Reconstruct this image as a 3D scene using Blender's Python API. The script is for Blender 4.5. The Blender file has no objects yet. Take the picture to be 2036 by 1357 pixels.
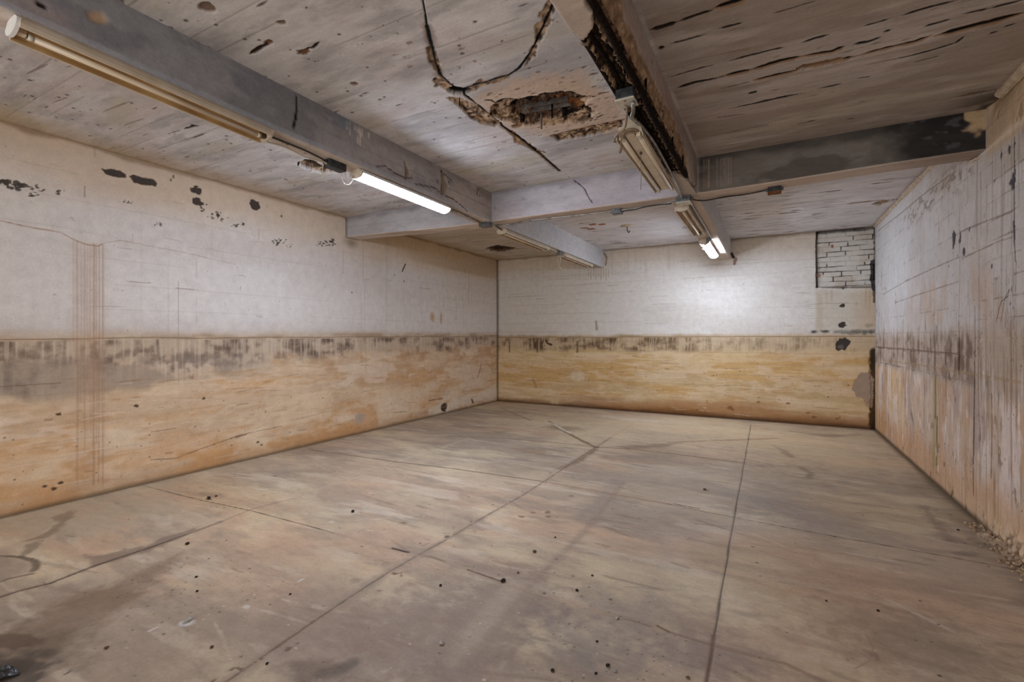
import bpy, bmesh, math, random
import numpy as np
from mathutils import Vector

random.seed(7)
RNG = np.random.RandomState(11)
C = bpy.context.scene.collection

# ------------------------------------------------------------------ measured room (metres)
HC = 1.36                                    # lens height above the floor
FOC, CX, HY, VPX = 943.0, 1018.0, 670.0, 1533.0
YAW = math.atan((VPX - CX) / FOC)
SN, CS = math.sin(YAW), math.cos(YAW)
XL, XR = -3.73 * HC, 0.984 * HC              # side walls
YB, YF = 6.35 * HC, -3.2                     # back wall, wall behind
ZC = 2.19 * HC                               # ceiling
ZB = 1.95 * HC                               # underside of the beams
B1 = (-2.16 * HC, -2.028 * HC)               # left long beam
B3 = (-0.552 * HC, -0.432 * HC)              # right long beam
B2 = (3.36 * HC, 3.53 * HC)                  # cross beam
WX0, WX1, WZ0, WZ1 = 0.454 * HC, 0.980 * HC, 1.562 * HC, 2.172 * HC   # bricked-up window


def ray(p):
    a = (p[0] - CX) / FOC
    return (-SN + CS * a, CS + SN * a, (HY - p[1]) / FOC)


def onz(p, z):
    d = ray(p); t = (z - HC) / d[2]
    return (t * d[0], t * d[1])


def onx(p, x):
    d = ray(p); t = x / d[0]
    return (t * d[1], HC + t * d[2])


def ony(p, y):
    d = ray(p); t = y / d[1]
    return (t * d[0], HC + t * d[2])


# ------------------------------------------------------------------ numpy helpers
TAB = RNG.rand(256, 256).astype(np.float32)


def vn(x, y, seed=0):
    x = np.asarray(x, np.float32) + 37.3 * seed; y = np.asarray(y, np.float32) + 91.7 * seed
    xf = np.floor(x); yf = np.floor(y)
    xi = xf.astype(np.int32) & 255; yi = yf.astype(np.int32) & 255
    tx = x - xf; ty = y - yf
    tx = tx * tx * (3 - 2 * tx); ty = ty * ty * (3 - 2 * ty)
    x1 = (xi + 1) & 255; y1 = (yi + 1) & 255
    a = TAB[xi, yi] * (1 - tx) + TAB[x1, yi] * tx
    b = TAB[xi, y1] * (1 - tx) + TAB[x1, y1] * tx
    return a * (1 - ty) + b * ty


def fbm(x, y, o=4, seed=0):
    s = 0; w = 1.0; t = 0
    for k in range(o):
        s = s + w * vn(x * 2.03 ** k, y * 2.03 ** k, seed + 3 * k); t += w; w *= .52
    return s / t


def ss(a, b, x):
    t = np.clip((x - a) / (b - a + 1e-9), 0, 1)
    return t * t * (3 - 2 * t)


def lin(c):
    c = np.array(c[:3], np.float64) / 255.0
    return np.where(c <= .04045, c / 12.92, ((c + .055) / 1.055) ** 2.4).astype(np.float32)


class Surf:
    """Scalar fields over a sheet: a,b are the two in-plane coordinates in metres."""
    def __init__(s, a, b, to_plane):
        s.a = a.astype(np.float32).ravel(); s.b = b.astype(np.float32).ravel()
        n = s.a.size
        s.P = to_plane
        s.col = np.zeros((n, 3), np.float32); s.dep = np.zeros(n, np.float32); s.rough = np.zeros(n, np.float32)
        s.n1 = fbm(s.a * 22, s.b * 22, 3, 5) - .5
        s.n2 = fbm(s.a * 5, s.b * 5, 3, 9) - .5
        s.n3 = fbm(s.a * 75, s.b * 75, 2, 13) - .5
        s.gate = np.ones(n, np.float32)

    def pts(s, px):
        return [s.P(p) for p in px]

    def fill(s, c):
        s.col[:] = lin(c)

    def mix(s, c, m):
        m = np.clip(m * s.gate, 0, 1)[:, None]
        s.col[:] = s.col * (1 - m) + lin(c) * m

    def mixi(s, c, m, idx):
        m = np.clip(m * s.gate[idx], 0, 1)[:, None]
        s.col[idx] = s.col[idx] * (1 - m) + lin(c) * m

    def box(s, P, mg):
        xs = [p[0] for p in P]; ys = [p[1] for p in P]
        return np.nonzero((s.a > min(xs) - mg) & (s.a < max(xs) + mg) & (s.b > min(ys) - mg) & (s.b < max(ys) + mg))[0]

    def dist(s, P, idx):
        d = np.full(idx.size, 1e9, np.float32); tt = np.zeros(idx.size, np.float32)
        a = s.a[idx]; b = s.b[idx]; n = len(P) - 1
        for k in range(n):
            (x0, y0), (x1, y1) = P[k], P[k + 1]
            dx, dy = x1 - x0, y1 - y0; L = dx * dx + dy * dy + 1e-12
            t = np.clip(((a - x0) * dx + (b - y0) * dy) / L, 0, 1)
            q = np.hypot(a - x0 - t * dx, b - y0 - t * dy)
            m = q < d
            d[m] = q[m]; tt[m] = (k + t[m]) / n
        return d, tt

    def line(s, px, w, c, depth=0, jag=.5, soft=.35, st=1, rough=0, taper=False, world=False):
        P = px if world else s.pts(px)
        idx = s.box(P, w * 3 + .03)
        if not idx.size: return
        d, t = s.dist(P, idx)
        ww = w * (1 + jag * 2.2 * s.n1[idx] + jag * 1.0 * s.n2[idx])
        if taper: ww = ww * np.clip(np.minimum(t, 1 - t) * 5, .15, 1)
        m = 1 - ss(ww * (1 - soft), ww * (1 + soft) + 1e-4, d + s.n1[idx] * w * jag)
        m *= st
        if c is not None: s.mixi(c, m, idx)
        if depth: s.dep[idx] = np.maximum(s.dep[idx], np.sign(depth) * min(abs(depth), .9 * w) * m * s.gate[idx]) if depth > 0 else s.dep[idx] + depth * m * s.gate[idx]
        if rough: s.rough[idx] = np.maximum(s.rough[idx], rough * m * s.gate[idx])

    def polym(s, P, idx, rag, soft):
        a = s.a[idx]; b = s.b[idx]
        ins = np.zeros(idx.size, bool); n = len(P); j = n - 1
        for i in range(n):
            xi, yi = P[i]; xj, yj = P[j]
            c = ((yi > b) != (yj > b)) & (a < (xj - xi) * (b - yi) / (yj - yi + 1e-12) + xi)
            ins ^= c; j = i
        d, _ = s.dist(list(P) + [P[0]], idx)
        sd = np.where(ins, -d, d) + s.n1[idx] * rag + s.n2[idx] * rag * .8 + s.n3[idx] * min(rag * .7, .014)
        return 1 - ss(-soft, soft, sd)

    def poly(s, px, c, depth=0, rag=.03, soft=.006, st=1, rough=0, world=False, spall=False):
        P = px if world else s.pts(px)
        idx = s.box(P, rag * 2 + soft * 2 + .02)
        if not idx.size: return
        m = s.polym(P, idx, rag, soft) * st
        if spall: s.spallcol(idx, m)
        elif c is not None: s.mixi(c, m, idx)
        if depth: s.dep[idx] = np.maximum(s.dep[idx], depth * m * s.gate[idx] * (1 + 1.1 * s.n1[idx]))
        if rough: s.rough[idx] = np.maximum(s.rough[idx], rough * m * s.gate[idx])

    def spallcol(s, idx, m):
        a = s.a[idx]; b = s.b[idx]
        n = fbm(a * 34, b * 34, 3, 21)
        m2 = m[:, None] * s.gate[idx][:, None]
        base = lin((128, 104, 82)) * (1 - ss(.45, .68, n))[:, None] + lin((186, 160, 132)) * ss(.45, .68, n)[:, None]
        dk = (1 - ss(.30, .42, n))[:, None]
        base = base * (1 - dk) + lin((58, 42, 32)) * dk
        s.col[idx] = s.col[idx] * (1 - m2) + base * m2

    def blob(s, p, ra, rb, c, rot=0, rag=.35, soft=.15, st=1, depth=0, rough=0, world=False):
        q = p if world else s.P(p)
        R = max(ra, rb) * (1.6 + rag + soft)
        idx = s.box([q], R)
        if not idx.size: return
        x = s.a[idx] - q[0]; y = s.b[idx] - q[1]
        cr, sr = math.cos(rot), math.sin(rot)
        r = np.hypot((x * cr + y * sr) / ra, (-x * sr + y * cr) / rb)
        r = r + s.n1[idx] * rag * 2 + s.n2[idx] * rag + s.n3[idx] * min(.012, rag * .03) / max(min(ra, rb), .01)
        m = (1 - ss(1 - soft, 1 + soft, r)) * st
        if c is not None: s.mixi(c, m, idx)
        if depth: s.dep[idx] = np.maximum(s.dep[idx], depth * m * s.gate[idx])
        if rough: s.rough[idx] = np.maximum(s.rough[idx], rough * m * s.gate[idx])

    def scratches(s, n, c, lmin, lmax, w, box, ang=.06, vert=False, st=.6, seed=1, dep=0):
        r = np.random.RandomState(seed); x0, x1, y0, y1 = box
        for _ in range(n):
            q = (r.uniform(x0, x1), r.uniform(y0, y1)); L = lmin + (lmax - lmin) * r.rand() ** 2; a = r.normal() * ang + (math.pi / 2 if vert else 0)
            P = [q, (q[0] + L * .5 * math.cos(a), q[1] + L * .5 * math.sin(a) + .004 * r.normal()), (q[0] + L * math.cos(a), q[1] + L * math.sin(a))]
            s.line(P, w * r.uniform(.5, 1.4), c, dep, 1.2, .6, st * r.uniform(.4, 1), 0, True, True)

    def specks(s, n, c, rmin, rmax, box=None, st=.9, seed=1, ar=1.0, depth=0):
        r = np.random.RandomState(seed)
        x0, x1, y0, y1 = box if box else (s.a.min(), s.a.max(), s.b.min(), s.b.max())
        for _ in range(n):
            q = (r.uniform(x0, x1), r.uniform(y0, y1)); rad = rmin + (rmax - rmin) * r.rand() ** 2.5
            j = np.nonzero((np.abs(s.a - q[0]) < rad * ar * 1.5) & (np.abs(s.b - q[1]) < rad * 1.5))[0] if not hasattr(s, 'gidx') else s.gidx(q, rad * ar * 1.5, rad * 1.5)
            if not j.size: continue
            m = 1 - ss(.55, 1.2, np.hypot((s.a[j] - q[0]) / (rad * ar), (s.b[j] - q[1]) / rad))
            s.mixi(c, m * st, j)
            if depth: s.dep[j] = np.maximum(s.dep[j], depth * m * s.gate[j])


def grid_index(s, ua, va):
    """fast neighbourhood lookup on a tensor grid (rows = va, columns = ua)"""
    def f(q, ra, rb):
        i0, i1 = np.searchsorted(ua, [q[0] - ra, q[0] + ra]); j0, j1 = np.searchsorted(va, [q[1] - rb, q[1] + rb])
        if i1 <= i0 or j1 <= j0: return np.zeros(0, int)
        return (np.arange(j0, j1)[:, None] * ua.size + np.arange(i0, i1)[None, :]).ravel()
    s.gidx = f
    def box(P, mg):
        xs = [p[0] for p in P]; ys = [p[1] for p in P]
        return f(((min(xs) + max(xs)) / 2, (min(ys) + max(ys)) / 2), (max(xs) - min(xs)) / 2 + mg, (max(ys) - min(ys)) / 2 + mg)
    s.box = box


def axis(lo, hi, f):
    """1-D spacing that follows step size f(x)"""
    out = [lo]
    while out[-1] < hi: out.append(out[-1] + f(out[-1]))
    o = np.array(out, np.float64)
    return lo + (o - lo) * (hi - lo) / (o[-1] - lo)


# ------------------------------------------------------------------ materials
def new_mat(name):
    m = bpy.data.materials.new(name); m.use_nodes = True
    nt = m.node_tree
    return m, nt, nt.nodes['Principled BSDF']


def surface_mat(name, rough=.85, fine=.12, fs=90, bump=.25, bs=60, spec=.3, glossvar=0, mottle=.10, stretch=(1, 1, 1)):
    m, nt, b = new_mat(name)
    N, L = nt.nodes, nt.links
    at = N.new('ShaderNodeAttribute'); at.attribute_name = 'paint'
    rg = N.new('ShaderNodeAttribute'); rg.attribute_name = 'broken'
    tc = N.new('ShaderNodeTexCoord')
    n1 = N.new('ShaderNodeTexNoise'); n1.inputs['Scale'].default_value = fs; n1.inputs['Detail'].default_value = 5
    n1.inputs['Roughness'].default_value = .65
    L.new(tc.outputs['Object'], n1.inputs['Vector'])
    mr = N.new('ShaderNodeMapRange'); mr.inputs['From Min'].default_value = .25; mr.inputs['From Max'].default_value = .75
    mr.inputs['To Min'].default_value = 1 - fine; mr.inputs['To Max'].default_value = 1 + fine
    L.new(n1.outputs['Fac'], mr.inputs['Value'])
    nm = N.new('ShaderNodeTexNoise'); nm.inputs['Scale'].default_value = 11; nm.inputs['Detail'].default_value = 9
    nm.inputs['Roughness'].default_value = .72
    mp = N.new('ShaderNodeMapping'); mp.inputs['Scale'].default_value = stretch
    L.new(tc.outputs['Object'], mp.inputs['Vector']); L.new(mp.outputs['Vector'], nm.inputs['Vector'])
    m2 = N.new('ShaderNodeMapRange'); m2.inputs['From Min'].default_value = .3; m2.inputs['From Max'].default_value = .7
    m2.inputs['To Min'].default_value = 1 - mottle; m2.inputs['To Max'].default_value = 1 + mottle
    L.new(nm.outputs['Fac'], m2.inputs['Value'])
    mu = N.new('ShaderNodeMath'); mu.operation = 'MULTIPLY'
    L.new(mr.outputs['Result'], mu.inputs[0]); L.new(m2.outputs['Result'], mu.inputs[1])
    vm = N.new('ShaderNodeVectorMath'); vm.operation = 'SCALE'
    L.new(at.outputs['Color'], vm.inputs[0]); L.new(mu.outputs['Value'], vm.inputs['Scale'])
    L.new(vm.outputs['Vector'], b.inputs['Base Color'])
    b.inputs['Roughness'].default_value = rough; b.inputs['Specular IOR Level'].default_value = spec
    if glossvar:
        n3 = N.new('ShaderNodeTexNoise'); n3.inputs['Scale'].default_value = 2.2; n3.inputs['Detail'].default_value = 6
        L.new(tc.outputs['Object'], n3.inputs['Vector'])
        m3 = N.new('ShaderNodeMapRange'); m3.inputs['From Min'].default_value = .35; m3.inputs['From Max'].default_value = .65
        m3.inputs['To Min'].default_value = rough - glossvar; m3.inputs['To Max'].default_value = rough + glossvar
        L.new(n3.outputs['Fac'], m3.inputs['Value']); L.new(m3.outputs['Result'], b.inputs['Roughness'])
    n2 = N.new('ShaderNodeTexNoise'); n2.inputs['Scale'].default_value = bs; n2.inputs['Detail'].default_value = 6
    L.new(tc.outputs['Object'], n2.inputs['Vector'])
    ma = N.new('ShaderNodeMath'); ma.operation = 'MULTIPLY_ADD'
    L.new(rg.outputs['Fac'], ma.inputs[0]); ma.inputs[1].default_value = .9; ma.inputs[2].default_value = bump
    bp = N.new('ShaderNodeBump'); bp.inputs['Distance'].default_value = .006
    L.new(ma.outputs['Value'], bp.inputs['Strength']); L.new(n2.outputs['Fac'], bp.inputs['Height'])
    L.new(bp.outputs['Normal'], b.inputs['Normal'])
    return m


def plain(name, c, rough=.5, metal=0, var=.12, scale=30, c2=None, bump=.1):
    """noise-tinted solid"""
    m, nt, b = new_mat(name)
    N, L = nt.nodes, nt.links
    tc = N.new('ShaderNodeTexCoord'); n = N.new('ShaderNodeTexNoise')
    n.inputs['Scale'].default_value = scale; n.inputs['Detail'].default_value = 5
    L.new(tc.outputs['Object'], n.inputs['Vector'])
    r = N.new('ShaderNodeValToRGB'); L.new(n.outputs['Fac'], r.inputs['Fac'])
    a = lin(c); e = lin(c2) if c2 else a * (1 - var * 2)
    r.color_ramp.elements[0].position = .35; r.color_ramp.elements[1].position = .68
    r.color_ramp.elements[0].color = (*[float(v) for v in e], 1)
    r.color_ramp.elements[1].color = (*[float(v) for v in a], 1)
    L.new(r.outputs['Color'], b.inputs['Base Color'])
    b.inputs['Roughness'].default_value = rough; b.inputs['Metallic'].default_value = metal
    if rough > .8: b.inputs['Specular IOR Level'].default_value = .12
    bp = N.new('ShaderNodeBump'); bp.inputs['Strength'].default_value = bump; bp.inputs['Distance'].default_value = .002
    L.new(n.outputs['Fac'], bp.inputs['Height']); L.new(bp.outputs['Normal'], b.inputs['Normal'])
    return m


def glow(name, c, s):
    m, nt, b = new_mat(name)
    b.inputs['Base Color'].default_value = (.9, .9, .9, 1)
    b.inputs['Emission Color'].default_value = (*c, 1); b.inputs['Emission Strength'].default_value = s
    n = nt.nodes.new('ShaderNodeTexNoise'); n.inputs['Scale'].default_value = 3
    return m


M = dict(
    wall=surface_mat('painted_concrete', .88, .08, 70, .14, 30, .15, 0, .10),
    ceil=surface_mat('board_formed_concrete', .9, .10, 80, .12, 30, .15, 0, .15, (.45, 1.6, 1.6)),
    floor=surface_mat('stained_slab', .62, .11, 60, .06, 50, .3, .1, .13, (.7, 1.5, 1)),
    beige=plain('aged_enamel', (208, 198, 182), .45, 0, .10, 9, (188, 174, 152)),
    amber=plain('yellowed_reflector', (200, 170, 122), .35, 0, .1, 7, (164, 130, 86)),
    white=plain('white_enamel', (226, 226, 224), .4, 0, .05, 12),
    socket=plain('ivory_plastic', (214, 202, 178), .5, 0, .08, 20),
    dark=plain('brown_socket', (92, 62, 36), .6, 0, .2, 20),
    tube=plain('unlit_tube_glass', (216, 204, 186), .3, 0, .05, 6, (202, 186, 162)),
    steel=plain('galvanised_steel', (128, 132, 134), .45, .55, .2, 25, (84, 88, 90)),
    boxdark=plain('dark_steel_box', (70, 74, 76), .5, .4, .2, 30, (40, 44, 46)),
    cover=plain('pale_cover', (208, 204, 190), .5, 0, .1, 30),
    lead=plain('white_wire', (205, 196, 178), .5, 0, .1, 40),
    cable=plain('tan_cable', (150, 128, 104), .6, 0, .2, 40),
    black=plain('black_cable', (58, 54, 50), .6, 0, .2, 40),
    conduit=plain('conduit', (168, 166, 162), .35, .6, .2, 18, (110, 106, 102)),
    rust=plain('rusted_bar', (36, 24, 19), .95, 0, .4, 40, (9, 6, 5), .5),
    rustlt=plain('rust_plate', (150, 98, 60), .9, 0, .3, 60, (92, 56, 34), .5),
    grey=plain('grey_sleeve', (104, 98, 92), .75, .1, .2, 20, (64, 58, 54), .4),
    tan=plain('tan_strip', (210, 198, 180), .8, 0, .15, 20, (182, 162, 138), .4),
    stoned=plain('dark_stone', (62, 54, 48), .9, 0, .3, 60, (32, 28, 26), .7),
    stonel=plain('pale_stone', (196, 190, 182), .9, 0, .2, 60, (132, 126, 118), .7),
    stoneb=plain('brown_stone', (120, 98, 78), .9, 0, .2, 60, (78, 62, 50), .7),
    out=plain('outer_concrete', (150, 146, 140), .9, 0, .1, 3),
    tubeon=glow('lit_tube', (.74, .83, 1.0), 125),
    tubeon2=glow('lit_tube_bright', (.76, .84, 1.0), 82),
)


# ------------------------------------------------------------------ object helpers
def link(name, me, parent=None):
    o = bpy.data.objects.new(name, me); C.objects.link(o)
    if parent is not None: o.parent = parent
    return o


def struct(o, label, cat='structure'):
    o['kind'] = 'structure'; o['label'] = label; o['category'] = cat
    return o


def tag(o, label, cat, group=None):
    o['label'] = label; o['category'] = cat; o['kind'] = 'thing'
    if group: o['group'] = group
    return o


def empty(name, loc):
    e = bpy.data.objects.new(name, None); C.objects.link(e); e.location = loc
    e.empty_display_size = .05
    return e


def np_mesh(name, V, F, mat, col=None, rough=None, smooth=True):
    me = bpy.data.meshes.new(name)
    n, f = len(V), len(F)
    me.vertices.add(n); me.vertices.foreach_set('co', np.ascontiguousarray(V, np.float32).ravel())
    me.loops.add(f * 4); me.loops.foreach_set('vertex_index', np.ascontiguousarray(F, np.int32).ravel())
    me.polygons.add(f); me.polygons.foreach_set('loop_start', np.arange(0, f * 4, 4, dtype=np.int32))
    me.polygons.foreach_set('use_smooth', np.full(f, smooth))
    me.update(calc_edges=True)
    if col is not None:
        a = me.attributes.new('paint', 'FLOAT_COLOR', 'POINT')
        a.data.foreach_set('color', np.hstack([np.clip(col, 0, 1), np.ones((n, 1), np.float32)]).astype(np.float32).ravel())
        r = me.attributes.new('broken', 'FLOAT', 'POINT')
        r.data.foreach_set('value', np.ascontiguousarray(rough, np.float32))
    me.materials.append(mat)
    return me


def sheet(name, ua, va, fn_pos, surf, mat, normal, flip, keep=None, back=.3):
    """displaced sheet with a solid slab behind it. normal points out of the room; depth pushes along it"""
    nu, nv = ua.size, va.size
    U, V = np.meshgrid(ua, va)
    P = fn_pos(U.ravel(), V.ravel())
    P = P + np.outer(surf.dep, np.array(normal))
    j, i = np.meshgrid(np.arange(nv - 1), np.arange(nu - 1), indexing='ij')
    a = (j * nu + i).ravel()
    F = np.stack([a, a + 1, a + nu + 1, a + nu], 1)
    if keep is not None: F = F[keep[F[:, 0]] & keep[F[:, 2]]]
    if flip: F = F[:, ::-1]
    # slab behind
    c = fn_pos(np.array([ua[0], ua[-1], ua[-1], ua[0]]), np.array([va[0], va[0], va[-1], va[-1]]))
    nrm = np.array(normal)
    q = np.vstack([c + nrm * .16, c + nrm * (.16 + back)])
    k = len(P)
    B = np.array([[0, 1, 2, 3], [7, 6, 5, 4], [0, 4, 5, 1], [1, 5, 6, 2], [2, 6, 7, 3], [3, 7, 4, 0]]) + k
    P = np.vstack([P, q]); F = np.vstack([F, B])
    col = np.vstack([surf.col, np.tile(lin((150, 146, 140)), (8, 1))])
    rg = np.concatenate([surf.rough, np.zeros(8, np.float32)])
    return link(name, np_mesh(name, P, F, mat, col, rg))


class MB:
    """collects shapes into ONE mesh"""
    def __init__(s): s.bm = bmesh.new()

    def box(s, c, d, bev=0):
        r = bmesh.ops.create_cube(s.bm, size=1)
        for v in r['verts']: v.co = Vector((c[0] + v.co.x * d[0], c[1] + v.co.y * d[1], c[2] + v.co.z * d[2]))
        if bev:
            es = list({e for v in r['verts'] for e in v.link_edges})
            bmesh.ops.bevel(s.bm, geom=es, offset=bev, segments=2, affect='EDGES', profile=.5)
        return s

    def tube(s, pts, r, n=8, cap=True):
        P = [Vector(p) for p in pts]; rings = []
        up = Vector((.13, .21, 1)).normalized()
        for k, p in enumerate(P):
            t = (P[min(k + 1, len(P) - 1)] - P[max(k - 1, 0)]).normalized()
            a = t.cross(up)
            if a.length < .05: a = t.cross(Vector((1, 0, 0)))
            a.normalize(); b = t.cross(a)
            rr = r[k] if isinstance(r, (list, tuple)) else r
            rings.append([s.bm.verts.new(p + (a * math.cos(2 * math.pi * q / n) + b * math.sin(2 * math.pi * q / n)) * rr) for q in range(n)])
        for k in range(len(rings) - 1):
            for q in range(n):
                f = s.bm.faces.new((rings[k][q], rings[k][(q + 1) % n], rings[k + 1][(q + 1) % n], rings[k + 1][q])); f.smooth = True
        if cap:
            s.bm.faces.new(rings[0][::-1]); s.bm.faces.new(rings[-1])
        return s

    def prism(s, prof, y0, y1, closed=True, smooth=False, cap=True):
        """profile of (x,z) run along y"""
        A = [s.bm.verts.new((x, y0, z)) for x, z in prof]; B = [s.bm.verts.new((x, y1, z)) for x, z in prof]
        n = len(prof)
        for k in range(n if closed else n - 1):
            f = s.bm.faces.new((A[k], A[(k + 1) % n], B[(k + 1) % n], B[k])); f.smooth = smooth
        if cap and closed:
            s.bm.faces.new(A[::-1]); s.bm.faces.new(B)
        return s

    def build(s, name, mat, parent=None):
        bmesh.ops.recalc_face_normals(s.bm, faces=s.bm.faces)
        me = bpy.data.meshes.new(name); s.bm.to_mesh(me); s.bm.free()
        me.materials.append(M[mat] if isinstance(mat, str) else mat)
        return link(name, me, parent)


def smooth_path(P, n=6):
    P = [Vector(p) for p in P]; out = []
    for k in range(len(P) - 1):
        p0, p1, p2, p3 = P[max(k - 1, 0)], P[k], P[k + 1], P[min(k + 2, len(P) - 1)]
        for i in range(n):
            t = i / n
            out.append(.5 * ((2 * p1) + (p2 - p0) * t + (2 * p0 - 5 * p1 + 4 * p2 - p3) * t * t + (3 * p1 - p0 - 3 * p2 + p3) * t ** 3))
    out.append(P[-1])
    return out
# ------------------------------------------------------------------ CEILING
def build_ceiling():
    def fx(x): return .0052 if -2.85 < x < -.5 else .0065
    def fy(y): return .12 if y < .55 else min(.014, max(.0052, .45 * y * y / (943 * 1.62)))
    ua = axis(XL - .08, XR + .08, fx); va = axis(YF, YB + .08, fy)
    U, V = np.meshgrid(ua, va)
    s = Surf(U, V, lambda p: onz(p, ZC)); grid_index(s, ua, va)
    x, y = s.a, s.b
    s.fill((198, 195, 194))
    n = fbm(x * 1.1, y * 4.2, 5, 1)
    s.mix((164, 160, 160), ss(.48, .66, n) * .75)
    s.mix((206, 202, 202), ss(.52, .68, fbm(x * .9, y * 3, 4, 14)) * .6)
    s.mix((188, 174, 168), ss(.55, .7, fbm(x * 1.6, y * 2.6, 4, 23)) * .5)
    s.mix((150, 146, 146), ss(.55, .75, fbm(x * 3.5, y * 9, 5, 26)) * .5); s.mix((178, 172, 150), ss(.58, .72, fbm(x * 1.3, y * 3.2, 5, 28)) * .45)
    # form boards running across the room
    bw = .142
    bi = np.floor(y / bw); st = vn(bi * 7.3 + .5, np.floor((x + bi * .77) / 2.3) * 3.1 + .5, 4)
    s.col *= (0.93 + .14 * st)[:, None]
    far = ss(3.4, 3.6, y / HC); right = ss(-.42, -.41, x / HC); left = 1 - ss(-2.2, -2.19, x / HC)
    dj = np.abs(y - np.round(y / bw) * bw)
    g = ss(.48, .62, vn(x * 1.7, np.round(y / bw) * 5.1, 31))
    m = (1 - ss(.002, .006, dj)) * g * .42
    s.mix((96, 84, 76), m); s.dep += m * .0015
    # grain and spindle shaped cracks along the boards
    s.mix((224, 222, 226), far * (1 - left) * .55)
    gr = vn(x * 3.2, y * 90, 41)
    s.col *= (1 - .10 * (ss(.55, .9, gr) * (.35 + .65 * np.maximum(far, right))))[:, None]
    k = vn(x * 2.4, y * 46, 52) + .25 * (vn(x * 9, y * 60, 55) - .5)
    clus = fbm(x * .8, y * .9, 3, 61)
    amt = np.maximum(far * (.80 - .16 * clus), np.maximum(right * (1 - far) * .995, .99))
    amt = np.where(far > .5, .895 - .20 * (clus - .45) - .05 * ss(7.2, 8.6, y) + .05 * (1 - right) * (1 - left), np.where(right > .5, .955, .99))
    m = ss(amt, amt + .04, k)
    s.mix((74, 62, 54), m * .85); s.dep += m * .0015
    # pits
    s.specks(620, (84, 74, 68), .003, .013, (XL, -.9, .8, 4.6), .85, 3, 1.4, .003)
    s.specks(120, (90, 76, 64), .004, .013, (-.5, XR, 1.4, 4.5), .85, 4, 2.2, .003)
    for q in [((414, 15), .03), ((705, 168), .022), ((240, 5), .02), ((560, 46), .018), ((868, 172), .012), ((590, 210), .02)]:
        s.blob(q[0], q[1] * 1.3, q[1], (112, 88, 72), 0, .5, .2, .9, .012, .8)
    # edges
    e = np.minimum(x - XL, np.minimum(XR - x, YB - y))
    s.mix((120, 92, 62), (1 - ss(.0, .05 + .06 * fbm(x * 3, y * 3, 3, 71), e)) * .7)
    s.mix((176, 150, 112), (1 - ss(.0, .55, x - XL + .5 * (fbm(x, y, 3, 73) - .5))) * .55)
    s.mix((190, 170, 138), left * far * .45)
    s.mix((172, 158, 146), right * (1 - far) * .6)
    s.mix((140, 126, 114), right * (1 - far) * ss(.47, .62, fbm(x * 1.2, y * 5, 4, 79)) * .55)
    # rough brownish field round the large spall
    s.poly([(915, 205), (985, 170), (1065, 150), (1150, 140), (1210, 190), (1262, 262), (1235, 262), (1150, 272), (1080, 268), (1010, 255), (960, 225)],
           (192, 170, 152), .004, .10, .05, .7, .5)
    s.poly([(960, 195), (1030, 165), (1110, 152), (1200, 180), (1240, 230), (1200, 255), (1100, 262), (1010, 250)], (198, 174, 152), .006, .09, .04, .6, .6)
    s.specks(170, (104, 82, 64), .003, .012, (*sorted((onz((960, 200), ZC)[0], onz((1230, 200), ZC)[0])), *sorted((onz((1100, 150), ZC)[1], onz((1100, 265), ZC)[1]))), .8, 6, 2.5, .008)
    # fringes of broken concrete
    sp = dict(spall=True, rough=1)
    s.poly([(893, 194), (918, 196), (944, 210), (976, 232), (1000, 248), (985, 253), (958, 246), (938, 236), (921, 220)], None, .018, .03, .004, 1, **sp)
    s.poly([(895, 168), (905, 176), (900, 184), (876, 172), (858, 160), (870, 152), (884, 158)], None, .012, .03, .004, 1, **sp)
    s.poly([(848, 95), (862, 92), (868, 118), (880, 142), (870, 144), (853, 120)], None, .012, .035, .004, 1, **sp)
    s.poly([(1005, 256), (1022, 262), (1036, 274), (1062, 292), (1085, 312), (1064, 300), (1040, 290), (1021, 283), (1024, 274)], None, .016, .025, .004, 1, **sp)
    s.poly([(1085, 8), (1096, 2), (1104, 10), (1098, 32), (1084, 66), (1072, 85), (1064, 80), (1068, 55), (1078, 40)], None, .012, .04, .004, .95, **sp)
    s.poly([(1060, 95), (1068, 88), (1062, 112), (1046, 130), (1048, 116)], None, .01, .03, .004, .95, **sp)
    s.poly([(930, 178), (940, 168), (957, 158), (966, 164), (1000, 150), (1010, 156), (966, 172), (940, 182)], None, .012, .03, .004, .95, **sp)
    # the large spall
    s.poly([(975, 216), (1000, 203), (1040, 196), (1084, 186), (1120, 182), (1160, 192), (1184, 196), (1166, 210), (1188, 224), (1178, 242), (1148, 246), (1090, 250), (1040, 250), (1008, 240), (978, 232)],
           None, .03, .05, .004, 1, **sp)
    s.poly([(1012, 220), (1034, 210), (1070, 200), (1098, 188), (1120, 184), (1142, 200), (1172, 218), (1150, 228), (1128, 236), (1084, 244), (1048, 246), (1024, 234)],
           (84, 64, 50), .06, .03, .004, .9, 1); s.poly([(1100, 205), (1122, 200), (1150, 212), (1170, 219), (1150, 227), (1118, 224)], (150, 98, 58), 0, .03, .01, .7); s.poly([(1030, 226), (1060, 232), (1050, 242), (1026, 236)], (150, 118, 88), 0, .03, .01, .6)
    s.poly([(1020, 208), (1060, 198), (1098, 186), (1118, 183), (1145, 196), (1140, 200), (1116, 192), (1066, 208), (1030, 216), (1022, 226), (1008, 224)], (14, 10, 8), .06, .02, .004, 1)
    for P, w in [([(985, 207), (1000, 200), (1026, 198)], .016), ([(962, 199), (977, 201), (987, 207)], .008), ([(1130, 207), (1158, 199), (1188, 192)], .012),
                 ([(1150, 226), (1164, 221), (1172, 218)], .014), ([(1120, 238), (1140, 231), (1160, 226)], .01), ([(1156, 242), (1182, 236)], .012), ([(1185, 236), (1200, 229)], .006)]:
        s.line(P, w, (34, 24, 18), .04, .5, .3, 1, .6, True)
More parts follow.
